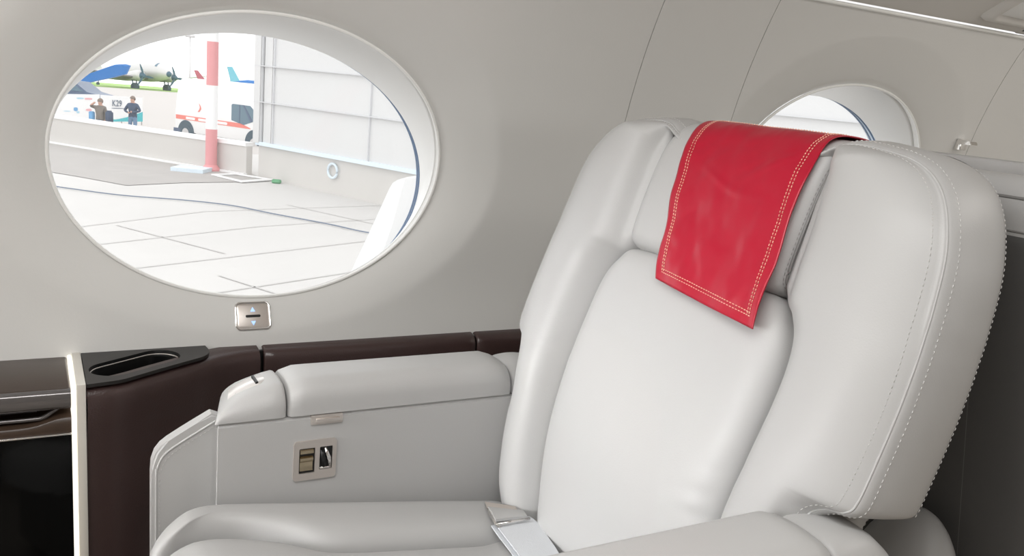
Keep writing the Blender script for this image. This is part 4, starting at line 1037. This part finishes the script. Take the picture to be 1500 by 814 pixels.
for s in (1, -1):
    bm = bmesh.new(); V = grid_mesh(bm, [wing_sec(.6, 4.4, s*.2, 1.75, .32), wing_sec(.6, 4.3, s*3.2, 1.75, .30), wing_sec(-.7, 2.6, s*9, 2.35, .18), wing_sec(-1.7, 1.1, s*13.6, 2.8, .08), wing_sec(-2.1, .5, s*14.4, 2.9, .03)], closed_u=True); cap(bm, V[0]); cap(bm, V[-1], True); from_bm('wing', bm, E_ALUD if s < 0 else E_ALU, dc)
    bm = bmesh.new(); V = grid_mesh(bm, body_of_rev([(1.55, s*2.82, 2.25, .42), (1.5, s*2.82, 2.25, .62), (1.2, s*2.82, 2.25, .72), (.4, s*2.82, 2.22, .74), (-1.2, s*2.82, 2.0, .6), (-3, s*2.82, 1.85, .2)]), closed_u=True); cap(bm, V[0]); cap(bm, V[-1], True); nc = from_bm('engine_nacelle', bm, E_ALU, dc)
    bm = bmesh.new(); V = grid_mesh(bm, body_of_rev([(2.1, s*2.82, 2.25, .05), (2.0, s*2.82, 2.25, .28), (1.6, s*2.82, 2.25, .46), (1.5, s*2.82, 2.25, .5)]), closed_u=True); cap(bm, V[0]); cap(bm, V[-1], True)
    for a in (112, 232, 352):
        t = math.radians(a); dr = Ld*math.cos(t)+Vector((0, 0, math.sin(t))); pe = Ld*-math.sin(t)+Vector((0, 0, math.cos(t))); h = D(1.85, s*2.82, 2.25)
        prism(bm, [h+dr*.2-pe*.10, h+dr*.9-pe*.17, h+dr*1.7-pe*.05, h+dr*1.7+pe*.05, h+dr*.9+pe*.17, h+dr*.2+pe*.10], tuple(Fd*.06))
    auto_smooth(from_bm('propeller', bm, E_DARK, dc))
    bm = bmesh.new(); tube(bm, [D(.1, s*2.82-.28, .58), D(.1, s*2.82+.28, .58)], .58, 20); wl = auto_smooth(from_bm('wheel', bm, E_TYRE, dc))
    bm = bmesh.new(); tube(bm, [D(.1, s*2.82-.33, .6), D(-.1, s*2.82-.33, 1.7)], .08, 8); tube(bm, [D(.1, s*2.82+.33, .6), D(-.1, s*2.82+.33, 1.7)], .08, 8); from_bm('gear_leg', bm, E_DARK, dc)
    bm = bmesh.new(); V = grid_mesh(bm, [wing_sec(-11.3, 2.0, s*.1, 1.9, .12), wing_sec(-12.2, .8, s*3.9, 1.95, .05)], closed_u=True); cap(bm, V[0]); cap(bm, V[-1], True); from_bm('tailplane', bm, E_ALU, dc)
bm = bmesh.new(); prism(bm, [D(-10, -.08, 2.3), D(-12.3, -.08, 4.6), D(-13.6, -.08, 4.7), D(-14.2, -.08, 3.4), D(-14, -.08, 1.6)], tuple(Ld*.16)); from_bm('tail_fin', bm, E_ALU, dc, smooth=False)
bm = bmesh.new(); tube(bm, [D(-11.4, -.1, .26), D(-11.4, .1, .26)], .26, 14); tube(bm, [D(-11.4, 0, .3), D(-11.0, 0, 1.4)], .07, 8); auto_smooth(from_bm('tail_wheel', bm, E_TYRE, dc))

# two tails far behind the van, a lamp mast, and this aircraft's winglet
def far_plane(name, Y, fin, stab, fus_px, finm, fusm, label):
    P = pxpoly(fin, Y); c = sum(P, Vector())/len(P); r = empty(name, Vector((c.x, c.y, gz(130))), label, 'aircraft')
    bm = bmesh.new(); prism(bm, P, (0, .35, 0)); from_bm('tail_fin', bm, finm, r, smooth=False)
    if stab: bm = bmesh.new(); prism(bm, pxpoly(stab, Y-.4), (0, 3.0, .1)); from_bm('tailplane', bm, fusm, r, smooth=False)
    a, b = atY(*fus_px[0], Y+.2), atY(*fus_px[1], Y+.2)
    bm = bmesh.new(); tube(bm, [a.lerp(b, t) for t in (0, .1, .35, .8, .95, 1)], [.05, .2, .5, .55, .4, .1], 16); fo = from_bm('fuselage', bm, fusm, r)
    for t in (.45, .9): bm = bmesh.new(); q = a.lerp(b, t); tube(bm, [q-Vector((0, 0, .5)), Vector((q.x, q.y, gz(130)))], .12, 8); from_bm('gear_leg', bm, E_TYRE, r)
far_plane('small_jet', 128, [(333, 97.5), (340.5, 97.8), (352, 119.5), (338.5, 119.5)], None, ((334, 119.6), (415, 127)), mat('fin_turquoise', (.18, .52, .62), .5), E_BLUE, 'far blue and white jet tail with a turquoise fin right of the pole')
far_plane('small_jet', 134, [(284.5, 102.8), (290, 103.2), (301, 117), (290, 116)], None, ((286, 117.5), (345, 122)), mat('fin_crimson', (.50, .12, .16), .5), E_WHITE, 'far white jet tail with a dark red fin left of the pole')
m0, m1 = atY(278, 112, 105), atY(279.5, 55, 105)
bm = bmesh.new(); tube(bm, [Vector((m0.x, m0.y, gz(105))), Vector((m0.x, m0.y, m1.z))], [.09, .05], 8); box(bm, (m0.x-.5, m0.y-.15, m1.z), (m0.x+.5, m0.y+.15, m1.z+.25))
tag(from_bm('lamp_mast', bm, E_ALU), 'thin distant lamp mast above the ambulance van', 'lamp')
bm = bmesh.new()
sec = lambda pa, pb, pc, Ya: [atY(*pa, Ya+.25), atY(*pb, Ya-.25), atY(*pc, Ya), atY(pc[0], pc[1], Ya+.6)]
rows = [sec((470, 490), (512, 490), (760, 560), 9), sec((512, 402), (550, 402), (760, 440), 9), sec((548, 325), (576, 325), (740, 330), 9), sec((570, 277), (590, 272), (700, 262), 9), sec((575, 268), (593, 262), (690, 250), 9), sec((583, 263), (597, 259), (680, 246), 9.1)]
V = grid_mesh(bm, rows, closed_u=True); cap(bm, V[0]); cap(bm, V[-1], True)
tag(auto_smooth(from_bm('winglet', bm, mat('wing_paint', (.66, .66, .66), .4)), 25), 'white upswept wing fairing just outside the window at lower right', 'wing')
